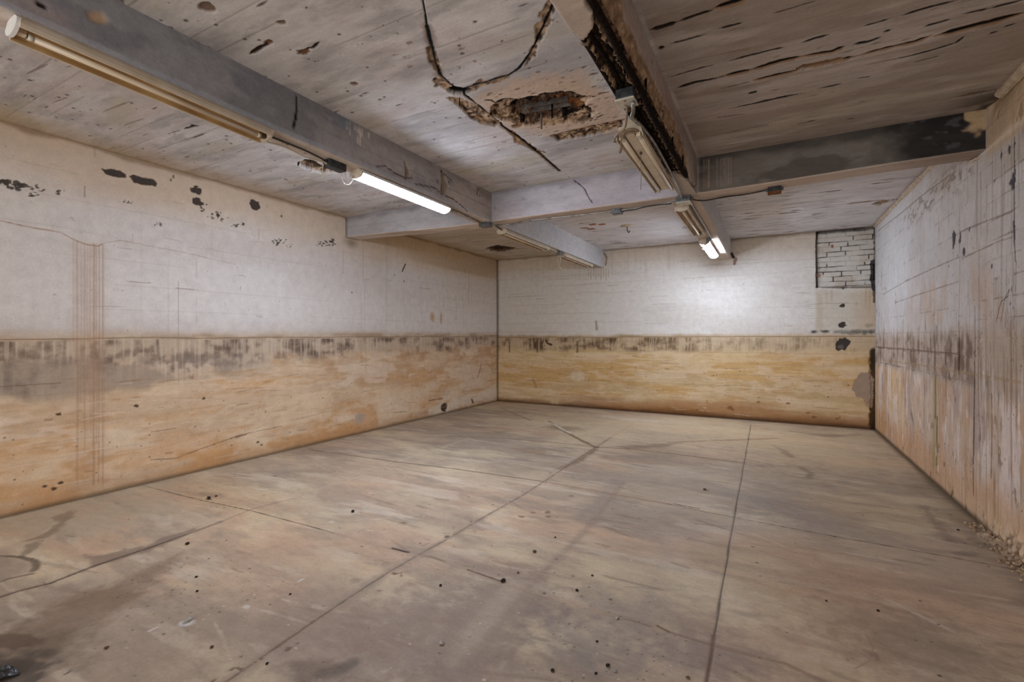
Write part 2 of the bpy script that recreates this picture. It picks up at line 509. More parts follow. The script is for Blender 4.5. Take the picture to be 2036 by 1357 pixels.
    s.blob((1160, 243), .045, .02, (110, 92, 76), 0, .5, .1, 1, .02, 1); s.blob((1028, 252), .04, .03, (150, 120, 92), 0, .5, .1, 1, .02, 1)
    # strip beside the beam
    s.poly([(1094, 270), (1112, 281), (1140, 277), (1170, 273), (1236, 257), (1242, 238), (1200, 247), (1128, 262)], None, .022, .018, .004, 1, **sp)
    s.line([(1130, 262), (1150, 258), (1180, 251), (1205, 246), (1242, 238)], .010, (30, 22, 18), .04, .6, .3)
    # open cracks
    k1 = [(838, -12), (845, 23), (849, 53), (855, 77), (860, 100), (866, 127), (876, 150), (894, 168), (911, 181)]
    k2 = [(911, 181), (926, 177), (967, 165), (1009, 152), (1032, 137), (1053, 109), (1070, 77), (1088, 38), (1103, 4), (1108, -10)]
    k3 = [(911, 181), (929, 193), (953, 212), (976, 233), (1000, 252), (1032, 277), (1056, 295), (1076, 309), (1097, 327), (1113, 341)]
    s.line(k1[2:], .026, (126, 100, 78), .004, 1.4, .5, .6, .8); s.line(k1[:3], .006, (14, 10, 8), .03, .9); s.line(k1[2:], .010, (8, 6, 5), .05, .9)
    s.line(k2[:4], .024, (112, 88, 66), .006, .9, .5, .6, .8); s.line(k3[2:], .022, (134, 108, 84), .006, 1, .5, .6, .8)
    s.line(k2, .009, (9, 7, 5), .02, .9); s.line(k3, .010, (9, 7, 5), .02, .9)
    s.blob((913, 182), .065, .045, (16, 12, 10), .4, .35, .12, 1, .03)
    s.line([(1056, 295), (1080, 302), (1085, 304)], .008, (60, 46, 36), .01)
    for P, w in [([(495, 110), (515, 98), (540, 84)], .012), ([(600, 105), (614, 97), (622, 96), (637, 82)], .010), ([(365, 258), (385, 252), (395, 250)], .014),
                 ([(330, 268), (362, 258)], .004), ([(280, 350), (318, 245)], .0)]:
        if w: s.line(P, w, (58, 44, 36), .02, .8, .3, 1, .5, True)
    s.blob((537, 85), .03, .022, (126, 96, 74), 0, .5, .1, 1, .012, .8); s.blob((604, 105), .035, .02, (120, 92, 72), 0, .5, .1, 1, .012, .8)
    for p, w in [((135, 135), .35), ((50, 150), .3), ((105, 205), .2), ((200, 225), .4), ((245, 250), .3)]:
        q = onz(p, ZC); s.line([q, (q[0] + w, q[1] + .02)], .006, (122, 112, 104), .004, .8, .5, .7, 0, True, True)
    # hole by the near junction box
    s.poly([(588, 326), (606, 317), (622, 319), (648, 334), (672, 344), (640, 346), (608, 337)], None, .04, .02, .004, 1, **sp)
    s.poly([(600, 328), (616, 320), (640, 334), (655, 341), (625, 339)], (58, 42, 32), .07, .03, .012, .9, 1)
    s.line([(592, 330), (606, 324), (614, 319)], .012, (36, 26, 20), .05); s.line([(616, 329), (640, 334)], .012, (36, 26, 20), .05)
    # right bay: long splits along the boards
    O = lambda P: [(1436 + .2947 * a, .2947 * b) for a, b in P]
    big = [([(180, 480), (400, 415), (540, 385)], .022), ([(540, 385), (740, 352), (830, 315)], .022), ([(-20, 524), (150, 485), (190, 478)], .018),
           ([(200, 550), (330, 520), (540, 470)], .016), ([(540, 470), (780, 410), (900, 385)], .022), ([(900, 385), (1080, 335), (1300, 285), (1420, 240)], .016),
           ([(1440, 245), (1600, 205), (1780, 160), (2080, 80)], .030), ([(-60, 62), (60, 25), (180, -10)], .018)]
    for P, w in big:
        s.line(O(P), w * 1.25, (150, 122, 96), .004, .9, .3, .9, .8, True); s.line(O([(a, b - 5) for a, b in P]), w * .62, (12, 9, 7), .006, .6, .3, 1, 0, True)
    s.blob(O([(640, 440)])[0], .11, .035, (140, 110, 84), .1, .4, .1, 1, .02, 1)
    thin = [([(20, 420), (210, 370), (350, 335), (430, 320)], .012), ([(540, 290), (620, 262), (730, 232)], .018), ([(880, 300), (980, 285), (1080, 250)], .016), ([(1150, 408), (1400, 345), (1580, 290), (1640, 240)], .012),
            ([(950, 180), (1130, 130)], .010), ([(1190, 112), (1400, 50), (1590, 3)], .012), ([(1625, 95), (1800, 62)], .013), ([(1800, 60), (2040, 0)], .013), ([(1355, 183), (1550, 130)], .012),
            ([(40, 738), (220, 700), (390, 660), (560, 628)], .016), ([(172, 635), (240, 618)], .016), ([(640, 600), (740, 582), (810, 565)], .011), ([(500, 840), (630, 815)], .008), ([(-60, 800), (160, 768)], .007),
            ([(-60, 915), (350, 835)], .006), ([(-60, 1000), (140, 965)], .006), ([(840, 806), (890, 800)], .012), ([(320, 100), (640, 5)], .006), ([(-20, 195), (140, 155)], .010), ([(910, 530), (1005, 518)], .006), ([(0, 600), (200, 550)], .007),
            ([(1280, 425), (1480, 375)], .006), ([(1800, 230), (1860, 215)], .01), ([(1900, 185), (1980, 160)], .012), ([(1090, 215), (1140, 205)], .012)]
    for P, w in thin: s.line(O(P), w * .75, (24, 18, 14), .005, .8, .35, .97, .2, True)
    s.blob(O([(1680, 640)])[0], .10, .022, (124, 96, 66), .0, .5, .15, 1, .02, 1)
    for P, w in [([(1293, 60), (1320, 53), (1347, 44)], .020), ([(1347, 44), (1385, 31), (1420, 20)], .012), ([(1331, 88), (1365, 80), (1403, 69)], .010), ([(1327, 155), (1380, 140), (1425, 128)], .008), ([(1345, 176), (1380, 165), (1436, 154)], .02), ([(1309, 98), (1321, 93)], .02)]:
        s.line(P, w * .8, (44, 33, 26), .006, .6, .35, 1, .3, True)
    # far bays
    s.poly([(1730, 407), (1745, 401), (1784, 396), (1776, 402), (1750, 409)], None, .03, .03, .005, 1, **sp); s.line([(1755, 400), (1784, 397)], .02, (36, 26, 20), .04)
    s.line([(1690, 406), (1734, 401)], .022, (150, 118, 88), .01, .6, .4, .8, .8)
    s.poly([(962, 494), (990, 488), (1030, 494), (1005, 501), (985, 502)], (86, 62, 42), .03, .10, .02, .95, 1)
    s.poly([(972, 494), (996, 492), (1010, 497), (985, 499)], (46, 32, 22), .04, .08, .02, .9, 1)
    for q in [(1161, 454), (1178, 447), (1196, 447), (1176, 456)]: s.blob(q, .06, .05, (150, 84, 52), 0, .6, .2, .9, .006, .6)
    s.line([(1449, 478), (1470, 475), (1500, 473), (1551, 469)], .035, (74, 54, 36), .03, .8, .4, .9, .6)
    s.line([(1200, 502), (1222, 499)], .03, (88, 66, 48), .02, .8)
    s.line([(1624, 462), (1700, 455), (1741, 450)], .03, (70, 52, 38), .02, .9, .4, .8)
    # mould in the near right corner
    s.mix((58, 52, 48), ss(1.0, 1.33, x) * ss(3.9, 4.5, y) * (1 - far) * ss(.3, .55, fbm(x * 4, y * 4, 4, 81)) * .8)
    nz = fbm(x * 42, y * 42, 3, 91) - .4
    s.dep += s.rough * (ss(.01, .03, s.dep)) * nz * .028
    s.col *= (1 - .55 * np.clip(s.rough * ss(.012, .05, s.dep), 0, 1) * ss(.1, -.1, nz))[:, None]
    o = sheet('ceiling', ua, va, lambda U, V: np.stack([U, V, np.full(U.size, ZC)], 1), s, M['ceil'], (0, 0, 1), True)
    struct(o, 'board-marked concrete ceiling with flaking paint, open cracks and a large broken patch', 'ceiling')


# ------------------------------------------------------------------ FLOOR
def build_floor():
    def fx(x): return .0068
    def fy(y): return .12 if y < .55 else min(.022, max(.0062, .5 * y * y / 1282))
    ua = axis(XL - .08, XR + .08, fx); va = axis(YF, YB + .08, fy)
    U, V = np.meshgrid(ua, va)
    s = Surf(U, V, lambda p: onz(p, 0)); grid_index(s, ua, va)
    x, y = s.a, s.b
    s.fill((190, 169, 145))
    w = fbm(x * .5, y * .5, 3, 2) * 1.5
    f1 = fbm(x * .8 + w, y * 1.5, 6, 3); f2 = fbm(x * .55, y * 1.1 + w, 6, 12); f3 = fbm(x * 1.1, y * 2.4 + w, 6, 24); f4 = fbm(x * .7 + 3, y * 1.3 + w, 5, 36)
    s.mix((194, 160, 132), ss(.47, .64, f1) * .6)
    s.mix((154, 140, 126), ss(.47, .62, f2) * .65)
    s.mix((210, 192, 160), ss(.50, .66, f3) * .6)
    s.mix((150, 132, 116), ss(.54, .68, f4) * .5)
    s.col *= (.86 + .28 * fbm(x * 4, y * 9, 5, 44))[:, None]
    s.mix((148, 132, 118), ss(.56, .70, fbm(x * 2.2, y * 8 + w, 6, 48)) * .45); s.mix((212, 198, 178), ss(.58, .72, fbm(x * 2.0, y * 9 + w, 6, 53)) * .4)
    E = lambda p, ra, rb, c, st=.6, rot=0, rag=.7, soft=.8: s.blob(p, ra, rb, tuple(v + (t_ - v) * .2 for v, t_ in zip(c, (194, 172, 146))), rot, rag, soft, st * .9)
    s.scratches(260, (128, 110, 94), .05, .6, .012, (XL + .2, XR - .2, 1.0, 8.4), .25, False, .55, 301); s.scratches(200, (214, 200, 178), .05, .5, .010, (XL + .2, XR - .2, 1.0, 8.4), .3, False, .5, 302)
    # broad tones
    E((1250, 850), 1.7, 1.0, (206, 186, 152), .6); E((1600, 890), 1.0, 1.3, (200, 176, 134), .55); E((1750, 870), .5, .5, (192, 180, 150), .5)
    E((1560, 1000), .35, .5, (134, 124, 122), .75); E((1700, 1010), .5, .35, (186, 158, 118), .5); E((1350, 960), .45, .55, (178, 166, 146), .5)
    E((900, 1240), .35, .4, (126, 108, 100), .7); E((820, 1290), .4, .3, (130, 110, 98), .6); E((1000, 1210), .2, .4, (134, 116, 106), .6)
    E((1290, 1240), .3, .3, (130, 120, 118), .6); E((1160, 1280), .22, .16, (124, 116, 116), .6);  E((1300, 900), .25, .35, (142, 126, 106), .5)
    E((600, 1090), .7, .3, (186, 150, 118), .5); E((450, 990), .8, .25, (196, 156, 114), .55); E((700, 960), .5, .6, (172, 146, 120), .5)
    E((1550, 1120), .35, .5, (182, 158, 128), .5); E((1700, 1200), .3, .5, (176, 140, 110), .5); E((1850, 1290), .3, .3, (120, 104, 92), .6); E((1900, 1130), .3, .3, (150, 136, 124), .5)
    E((1500, 1290), .3, .2, (178, 140, 116), .5); E((1420, 1300), .2, .12, (126, 116, 116), .6); E((640, 1270), .5, .3, (140, 118, 104), .5); E((300, 1290), .5, .2, (158, 138, 122), .5)
    E((1880, 940), .3, .8, (196, 178, 150), .45); E((250, 1010), .5, .2, (172, 158, 134), .7, .25); E((120, 1040), .7, .15, (178, 164, 142), .7, .25)
    # dark wheel band at the left and its dark end
    P = [onz(p, 0) for p in [(-60, 1300), (60, 1230), (150, 1190), (240, 1155), (300, 1125), (360, 1100), (350, 1122), (300, 1165), (240, 1215), (180, 1250), (110, 1300), (40, 1350), (-60, 1400)]]
    s.poly(P, (132, 110, 92), 0, .10, .06, .65, 0, True); E((70, 1290), .28, .14, (84, 72, 60), .7); E((20, 1340), .18, .1, (48, 44, 42), .85, 0, .7, .35); E((20, 1275), .14, .05, (70, 52, 42), .8, .4, .3, .2)
    E((210, 1190), .25, .1, (112, 86, 66), .6, .6)
    P = [(45, 1078), (90, 1062), (118, 1040), (104, 1030), (140, 1015), (150, 1024), (125, 1045), (96, 1068)]
    s.poly(P, (136, 114, 94), 0, .04, .02, .7); s.poly([(40, 1110), (52, 1085), (80, 1076), (75, 1090), (60, 1100)], (128, 110, 94), 0, .03, .02, .7)
    s.line([(-10, 1106), (40, 1108), (68, 1116), (72, 1128), (66, 1136)], .016, (96, 82, 70), .0, .8, .5, .85); s.line([(-10, 1162), (15, 1152), (62, 1142)], .012, (104, 90, 76), 0, .8, .5, .8)
    s.poly([(-20, 1106), (68, 1118), (66, 1136), (10, 1152), (-20, 1165)], (150, 134, 120), 0, .04, .03, .6)
    s.poly([(160, 1102), (200, 1104), (290, 1085), (330, 1068), (400, 1046), (360, 1070), (300, 1098), (185, 1128), (172, 1118)], (130, 112, 98), 0, .05, .025, .75)
    # light strip between two brown edges; the longer edge is a painted shadow band
    P = [onz(p, 0) for p in [(1000, 1160), (1060, 1168), (985, 1265), (900, 1320), (910, 1260)]]
    s.poly(P, (188, 172, 150), 0, .05, .07, .5, 0, True)
    s.line([(1240, 960), (1160, 1060), (1055, 1165), (980, 1260), (930, 1330)], .03, (148, 128, 114), 0, .9, .9, .45); s.line([(995, 1162), (940, 1215), (895, 1262)], .025, (152, 132, 118), 0, .9, .9, .45)
    s.line([(1150, 1030), (1190, 1000), (1225, 955)], .045, (150, 138, 128), 0, 1.2, .9, .4); s.line([(1325, 1090), (1300, 1170), (1265, 1260)], .05, (152, 138, 126), 0, .8, .9, .25)
    # wet looking marks at the back
    for P in [[(1570, 857), (1600, 862), (1680, 866), (1712, 864), (1660, 870), (1628, 868)], [(1535, 884), (1565, 896), (1583, 912), (1570, 910), (1550, 898)], [(1300, 884), (1360, 880), (1320, 890), (1250, 893), (1215, 888)]]:
        s.poly(P, (130, 108, 88), 0, .10, .05, .65)
    s.line([(1330, 880), (1500, 874), (1545, 872)], .03, (150, 116, 88), 0, .8, .6, .7); s.line([(1590, 930), (1612, 940), (1608, 950)], .03, (128, 110, 92), 0, .8, .6, .7)
    s.line([(1838, 1008), (1852, 1030), (1868, 1050), (1890, 1075)], .035, (128, 112, 100), 0, 1.6, .9, .55); s.blob((1920, 1102), .08, .03, (122, 110, 100), .3, .7, .7, .6)
    s.blob((1120, 852), .3, .2, (146, 124, 98), .2, .5, .5, .7); s.blob((1062, 898), .25, .12, (146, 120, 96), 0, .5, .4, .6); s.blob((1010, 930), .3, .3, (150, 134, 116), 0, .5, .6, .5)
    s.poly([(1100, 936), (1150, 912), (1180, 893), (1190, 893), (1160, 915), (1130, 930)], (134, 108, 84), 0, .05, .03, .8)
    # sawn and filled joints (measured on the slab)
    jx1, jx2, jx3 = -.036 * HC, -1.62 * HC, -2.99 * HC
    jk = (44, 34, 28)
    s.line([(1493, 845), (1480, 920), (1460, 1030), (1440, 1145), (1420, 1265)], .0038, jk, .004, .25, .3, .95)
    s.line([(1493, 845), (1460, 1030), (1420, 1265), (1404, 1370)], .014, (150, 134, 120), 0, .6, .8, .25); s.line([(1420, 1265), (1404, 1370)], .007, (112, 86, 70), .005, .4, .4, .8)
    a = [(1215, 870), (1185, 890), (1150, 912), (1085, 956), (1040, 985), (960, 1030), (890, 1072), (830, 1105), (770, 1140), (700, 1185), (640, 1225), (560, 1280), (430, 1370)]
    s.line(a, .024, (160, 142, 124), 0, 1.2, .8, .5); s.line(a[5:], .026, (150, 132, 114), .002, 1.6, .8, .5, .5); s.line(a[:9], .0045, (96, 76, 62), .003, 1.2, .5, .75); s.line(a[8:], .005, (104, 84, 66), .004, 2, .5, .75, .6)
    s.line([(1260, 842), (1215, 870)], .02, (190, 160, 130), 0, .8, .6, .6)
    b = [(935, 870), (860, 897), (790, 918), (700, 950), (590, 990), (500, 1013), (440, 1038), (380, 1060), (290, 1092), (190, 1125), (100, 1160), (40, 1175), (-40, 1200)]
    s.line(b[:5], .016, (198, 178, 156), 0, .6, .6, .6); s.line(b[2:8], .0045, (120, 98, 84), .003, .7, .5, .7); s.line(b[6:], .016, (136, 114, 96), 0, 1, .6, .7, .4); s.line(b[7:], .006, (70, 58, 50), .005, 1.3, .4, .9)
    c = [(285, 966), (400, 995), (500, 1016), (665, 1060)]
    s.line(c, .0042, (52, 38, 30), .006, .3, .35, .9); s.line([(665, 1060), (740, 1082), (830, 1105)], .016, (168, 144, 122), .003, 1.2, .6, .7, .5)
    s.line([(780, 1090), (812, 1098)], .008, (56, 42, 34), .008, .4); s.line([(855, 1106), (885, 1116)], .008, (66, 50, 40), .008, .4)
    s.line([(855, 1106), (930, 1132), (1000, 1157), (1070, 1182), (1150, 1205), (1240, 1230)], .018, (172, 150, 126), .003, 1.4, .6, .6, .6); s.line([(930, 1132), (1000, 1157)], .006, (110, 84, 66), .006, .9); s.line([(1240, 1230), (1420, 1285)], .008, (130, 106, 90), 0, .8, .5, .6); s.line([(1420, 1285), (1560, 1320), (1640, 1357)], .012, (132, 108, 92), 0, .9, .5, .5)
    d = [(615, 894), (700, 906), (790, 919), (900, 932), (1080, 958)]
    s.line(d, .010, (92, 70, 54), .004, .4, .4, .85); s.line([(1080, 958), (1200, 980), (1330, 1003)], .016, (150, 120, 98), 0, .8, .5, .6); s.line([(1340, 1002), (1390, 1012)], .008, (72, 54, 44), .006, .7); s.line([(1330, 1003), (1400, 1018), (1460, 1029)], .006, (84, 66, 54), .004, .4, .4, .8)
    s.line([(1460, 1029), (1600, 1056), (1800, 1092), (2050, 1138)], .004, (50, 38, 32), .006, .25, .35, .92)
    s.line([(890, 868), (1000, 872), (1100, 880), (1185, 889)], .016, (128, 106, 86), .003, .5, .4, .6); s.line([(1185, 889), (1250, 893), (1340, 903), (1480, 921)], .015, (104, 82, 62), .004, .4, .4, .75)
    s.line([(1640, 942), (1760, 960), (1868, 976)], .012, (130, 112, 94), 0, .6, .5, .6)
    s.line([(1090, 838), (1110, 851), (1150, 873), (1185, 890)], .03, (120, 96, 72), .006, .8, .5, .8, .6); s.line([(1085, 838), (1105, 846), (1122, 856), (1135, 862)], .022, (214, 206, 194), 0, 1.2, .4, .8)
    s.line([(996, 812), (1030, 826), (1055, 836)], .02, (130, 104, 82), .003, .6, .5, .6); s.line([(1060, 835), (1180, 826)], .02, (190, 160, 126), 0, .6, .5, .6)
    # paint drops, grit, scuffs, and a sheen by the back wall painted as colour
    s.blob((1250, 834), .6, .08, (214, 206, 192), -.05, .4, .5, .6); s.blob((1840, 1230), .20, .012, (200, 184, 168), -.75, .6, .5, .7)
    s.blob((372, 1240), .035, .02, (206, 204, 200), .5, .5, .3, .8); s.line([(296, 1256), (312, 1248)], .006, (200, 192, 186), 0, .6); s.blob((490, 1208), .02, .015, (206, 198, 190), 0, .5, .3, .8); s.blob((597, 1155), .008, .02, (210, 206, 198), 0, .5, .3, .8)
    s.specks(480, (52, 42, 36), .002, .008, (XL + .1, XR - .1, .9, 5.5), .9, 8, 1.2); s.specks(120, (214, 208, 200), .002, .006, (-2.5, .2, .9, 3.2), .85, 9, 1.3)
    g = onz((1225, 1280), 0); s.specks(170, (48, 42, 38), .001, .0045, (g[0] - .35, g[0] + .3, g[1] - .35, g[1] + .25), .9, 10)
    g = onz((380, 1170), 0); s.specks(90, (48, 38, 32), .002, .007, (g[0] - .45, g[0] + .4, g[1] - .3, g[1] + .3), .9, 12)
    for p in [(803, 1040), (1037, 1028), (1088, 1020), (1090, 1028), (1137, 987), (1090, 1018), (1060, 1020), (1405, 975)]: s.blob(p, .022, .018, (120, 92, 72), 0, .4, .4, .7)
    s.blob((415, 993), .035, .014, (70, 54, 44), .2, .6, .2, .9); s.blob((415, 984), .14, .05, (150, 124, 104), .2, .6, .6, .7)
    s.line([(640, 1340), (680, 1330), (700, 1320)], .03, (70, 58, 48), 0, 1.2, .7, .6); s.blob((620, 1335), .12, .06, (112, 94, 80), .3, .6, .6, .6)
    s.line([(1722, 1262), (1736, 1290), (1728, 1316), (1700, 1330)], .0035, (136, 116, 100), .001, 1.5, .6, .5)
    s.blob((1320, 1250), .05, .03, (184, 160, 138), .5, .5, .3, .7); s.line([(1306, 1244), (1330, 1256)], .006, (110, 86, 68), .004, .6)
    # edges by the walls
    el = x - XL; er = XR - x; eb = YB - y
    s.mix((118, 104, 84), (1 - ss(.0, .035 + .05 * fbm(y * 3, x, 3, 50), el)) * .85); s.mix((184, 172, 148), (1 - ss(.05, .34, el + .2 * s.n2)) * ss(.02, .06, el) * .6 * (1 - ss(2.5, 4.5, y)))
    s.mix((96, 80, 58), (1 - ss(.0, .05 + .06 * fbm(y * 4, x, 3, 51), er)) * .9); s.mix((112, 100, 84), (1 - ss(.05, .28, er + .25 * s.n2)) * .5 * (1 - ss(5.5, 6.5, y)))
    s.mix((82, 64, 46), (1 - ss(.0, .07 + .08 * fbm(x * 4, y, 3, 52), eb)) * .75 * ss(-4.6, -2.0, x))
    s.dep -= s.rough * .004 * (fbm(x * 40, y * 40, 2, 60) - .3)
    # crumbled render heaped along the right wall's foot
    hp = (1 - ss(.0, .10, er + .10 * s.n2)) * (1 - ss(4.3, 4.7, y)) * ss(2.5, 3.6, y)
    s.dep -= hp * (.02 + .05 * (fbm(x * 30, y * 30, 3, 66) - .4)); s.mix((206, 180, 150), hp * ss(.42, .6, fbm(x * 30, y * 30, 3, 66)) * .8); s.rough = np.maximum(s.rough, hp)
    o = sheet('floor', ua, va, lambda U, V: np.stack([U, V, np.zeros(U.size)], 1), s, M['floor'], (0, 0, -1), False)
    struct(o, 'stained tan concrete slab crossed by sawn and filled joints', 'floor')


# ------------------------------------------------------------------ LEFT WALL
def build_left():
    ua = axis(YF, YB, lambda y: .12 if y < 1.0 else .0055 + .0009 * y); ua[-1] = YB + .08; va = axis(-.05, ZC + .05, lambda z: .0062)
    U, V = np.meshgrid(ua, va)
    s = Surf(U, V, lambda p: onx(p, XL)); grid_index(s, ua, va)
    y, z = s.a, s.b / HC
    sl = .0035 * (y - 3)
    zz = z - sl + .016 * (fbm(y * 1.6, z * .6, 4, 1) - .5)
    s.fill((212, 205, 199))
    s.mix((198, 186, 177), ss(.5, .65, fbm(y * .6, z * 2.4, 5, 4)) * .5); s.mix((220, 214, 208), ss(1.0, 1.2, z) * (1 - ss(1.3, 1.7, z)) * .7)
    s.mix((200, 176, 146), ss(1.72, 2.12, zz + .3 * (fbm(y * .8, z * 3, 4, 7) - .5)) * .72)
    s.mix((196, 168, 130), ss(1.72, 1.95, zz + .2 * (fbm(y * 1.4, z * 1.2, 4, 8) - .5)) * ss(4.6, 5.6, y) * .5)
    s.mix((186, 166, 140), ss(6.0, 8.2, y) * ss(1.1, 1.8, z) * .35)
    vs = fbm(y * 9, z * .9, 4, 11)
    # tide mark
    low = 1 - ss(.985, 1.075, zz + .03 * (vs - .5)); s.mix((196, 174, 146), low * .9)
    s.mix((160, 130, 98), (1 - ss(1.0, 1.06, zz)) * ss(.99, 1.02, zz) * ss(.42, .6, fbm(y * 2.2, z * 8, 4, 13)) * .7)
    body = 1 - ss(.80, .90, zz + .12 * (fbm(y * 1.3, z * 2, 4, 15) - .5))
    s.mix((210, 184, 154), body)
    yw = y + .5 * fbm(y * 2, z * 3, 4, 16); h1 = fbm(yw * .9, z * 7, 6, 17); h2 = fbm(yw * 1.3, z * 10, 6, 19); h3 = fbm(yw * 1.1, z * 5, 6, 22)
    s.mix((204, 160, 112), body * ss(.46, .62, h1) * .75); s.mix((222, 196, 164), body * ss(.50, .64, h2) * .7); s.mix((192, 164, 134), body * ss(.52, .66, h3) * .5)
    fine = fbm(y * 5, z * 30, 4, 24); s.mix((226, 204, 176), body * ss(.54, .70, fine) * .32); s.mix((186, 144, 102), body * ss(.54, .70, fbm(y * 6, z * 26, 4, 26)) * .28)
    s.mix((228, 210, 188), body * ss(.52, .62, fbm(yw * 1.6, z * 8, 6, 28)) * .55)
    s.mix((204, 156, 108), (1 - ss(.16, .42, z + .25 * (fbm(y * 1.5, z * 4, 4, 25) - .5))) * ss(.42, .6, fbm(y * 1.8, z * 5, 5, 27)) * .7)
    s.mix((226, 204, 174), (1 - ss(.25, .5, z)) * ss(.52, .66, fbm(y * 1.7, z * 4, 5, 29)) * .7)
    s.mix((176, 132, 90), (1 - ss(.02, .13, z + .1 * (fbm(y * 3, z * 3, 4, 31) - .5))) * .55)
    # dark scummy band with run marks
    bot = .80 + .10 * (fbm(y * 1.2, z * 0, 3, 33) - .5) + .16 * (1 - ss(2.0, 3.6, y)) * -1
    up = 1 - ss(.975, .988, zz); band = up * ss(bot - .05, bot + .10, zz)
    run = fbm(y * 30, z * 2.6, 4, 35); pat = fbm(y * 2.2, z * 6, 6, 37)
    iso = fbm(y * 11, z * 17, 6, 38); mk = run * .16 + pat * .40 + iso * .44
    s.mix((164, 144, 126), band * (.35 + .65 * ss(.40, .58, mk)) * .8)
    s.mix((122, 102, 88), band * ss(.48, .62, mk) * .75); s.mix((88, 72, 62), band * ss(.58, .68, mk) * .6); s.mix((212, 196, 174), band * ss(.58, .78, vn(y * 60, z * 5, 39)) * .45)
    s.mix((150, 136, 122), (1 - ss(2.2, 4.2, y)) * ss(.60, .68, zz) * (1 - ss(.84, .9, zz)) * ss(.40, .55, fbm(y * 2.2, z * 7, 4, 41)) * .65)
    s.mix((184, 142, 104), ss(.62, .70, zz) * (1 - ss(.78, .86, zz)) * ss(3.6, 4.4, y) * ss(.50, .66, fbm(y * 2.4, z * 5, 4, 43)) * .65)
    s.mix((150, 126, 104), (1 - ss(.985, 1.05, zz + .02 * (vs - .5))) * ss(.97, .99, zz) * ss(.46, .62, fbm(y * 4, z * 16, 5, 40)) * .5)
    tl = 1 - ss(.001, .006, np.abs(zz - .992 + .003 * (vs - .5))); s.mix((120, 92, 66), tl * .75); s.dep += tl * .003
    # run-down lines and formwork seams
    s.mix((160, 140, 122), ss(.74, .95, vn(y * 40, z * 1.1, 45)) * ss(.55, .9, z) * ss(.45, .65, fbm(y * .9, z * .8, 3, 46)) * .16)
    for zc in (.28, .47, .66, 1.18, 1.34, 1.5, 1.66, 1.84, 2.0):
        w = np.abs(z - zc - .010 * (fbm(y * .9, z * 0, 3, int(zc * 100)) - .5) - sl * .5); m = (1 - ss(.001, .0055, w)) * ss(.45, .6, vn(y * 1.3, z * 0 + zc * 9, 47)) * .15
        s.mix((132, 104, 82), m); s.dep += m * .0015
    L = s.line
    L([(-5, 438), (60, 452), (120, 462), (150, 478), (170, 486), (195, 490), (205, 484)], .005, (160, 126, 100), .003, .9, .4, .75); L([(205, 484), (240, 478), (300, 490), (370, 503), (440, 520), (470, 526)], .0035, (168, 142, 124), .002, 1.2, .4, .6)
    for k, (px, w, st, y1) in enumerate([(146, .006, .5, 700), (153, .012, .6, 960), (161, .006, .5, 800), (168, .007, .6, 900), (174, .006, .5, 760), (180, .006, .6, 860), (187, .012, .85, 965), (191, .006, .7, 880), (197, .008, .7, 960), (204, .006, .7, 970), (206, .010, .35, 960)]):
        y0 = 480 + (px - 150) * .14
        L([(px, y0), (px + .6 * math.sin(k), y0 + 160), (px + 1.5 * math.sin(k * 2), (y0 + y1) / 2 + 60), (px + 1 * math.sin(k * 3), y1)], w * .6, (156, 120, 94), 0, .6, .8, st * .7)
    s.poly([(146, 482), (205, 488), (208, 960), (148, 950)], (184, 152, 124), 0, .03, .08, .28)
    for px, y0, y1, w in [(722, 478, 560, .006), (355, 600, 760, .005), (355, 560, 600, .003), (682, 500, 545, .005), (728, 700, 735, .006), (932, 540, 610, .005), (390, 520, 640, .003), (700, 480, 530, .003)]:
        L([(px, y0), (px, y1)], w * .6, (150, 132, 116), .001, .7, .6, .55)
    for P, w in [([(140, 432), (148, 440)], .006), ([(168, 370), (169, 392)], .004), ([(313, 430), (313, 448)], .004), ([(478, 600), (478, 570)], .003), ([(250, 560), (300, 563)], .004), ([(350, 573), (400, 577)], .004),
                 ([(300, 915), (350, 912), (400, 893), (480, 865), (560, 848)], .007), ([(300, 860), (350, 852)], .005), ([(470, 870), (490, 864)], .012), ([(957, 724), (953, 742), (949, 752)], .016), ([(0, 770), (60, 766), (120, 762)], .006)]:
        L(P, w * .6, (118, 92, 72), .002, 1.2, .5, .7)
    pk = (74, 66, 60)
    B = lambda p, a, b, st=1: s.blob(p, a, b, pk, 0, .55, .06, st, .006, .5)
    s.poly([(200, 334), (212, 337), (222, 336), (240, 340), (252, 346), (252, 353), (238, 354), (224, 352), (210, 346)], pk, .006, .012, .003, 1, .5)
    s.poly([(257, 350), (266, 347), (282, 352), (294, 355), (305, 356), (314, 366), (310, 371), (300, 368), (282, 368), (266, 362)], pk, .006, .014, .003, 1, .5)
    for p, a, b in [((390, 372), .02, .018), ((392, 380), .05, .035), ((390, 399), .045, .045), ((397, 404), .06, .02), ((507, 408), .06, .05), ((505, 403), .04, .03)]: B(p, a, b)
    r = np.random.RandomState(5)
    for (c, sx, sy, n, rad) in [((12, 362), 14, 6, 16, .016), ((35, 368), 12, 6, 14, .02), ((75, 375), 10, 5, 12, .010), ((65, 388), 8, 4, 6, .012), ((114, 382), 6, 5, 8, .010), ((402, 415), 6, 8, 10, .012), ((258, 402), 10, 5, 10, .008),
                                ((430, 428), 10, 5, 14, .014), ((445, 436), 10, 4, 10, .012), ((470, 447), 14, 3, 12, .012), ((552, 481), 14, 5, 26, .013), ((575, 490), 8, 3, 8, .008), ((640, 485), 10, 4, 14, .012), ((660, 482), 10, 4, 16, .020)]:
        for _ in range(n): q = (c[0] + r.normal() * sx * .6, c[1] + r.normal() * sy * .6); B(q, rad * r.uniform(.3, 1.3), rad * r.uniform(.25, .8), .9)
    for q in [(804, 560), (785, 547), (320, 446), (345, 352), (340, 358), (560, 430), (700, 582)]: B(q, .010, .014, .8)
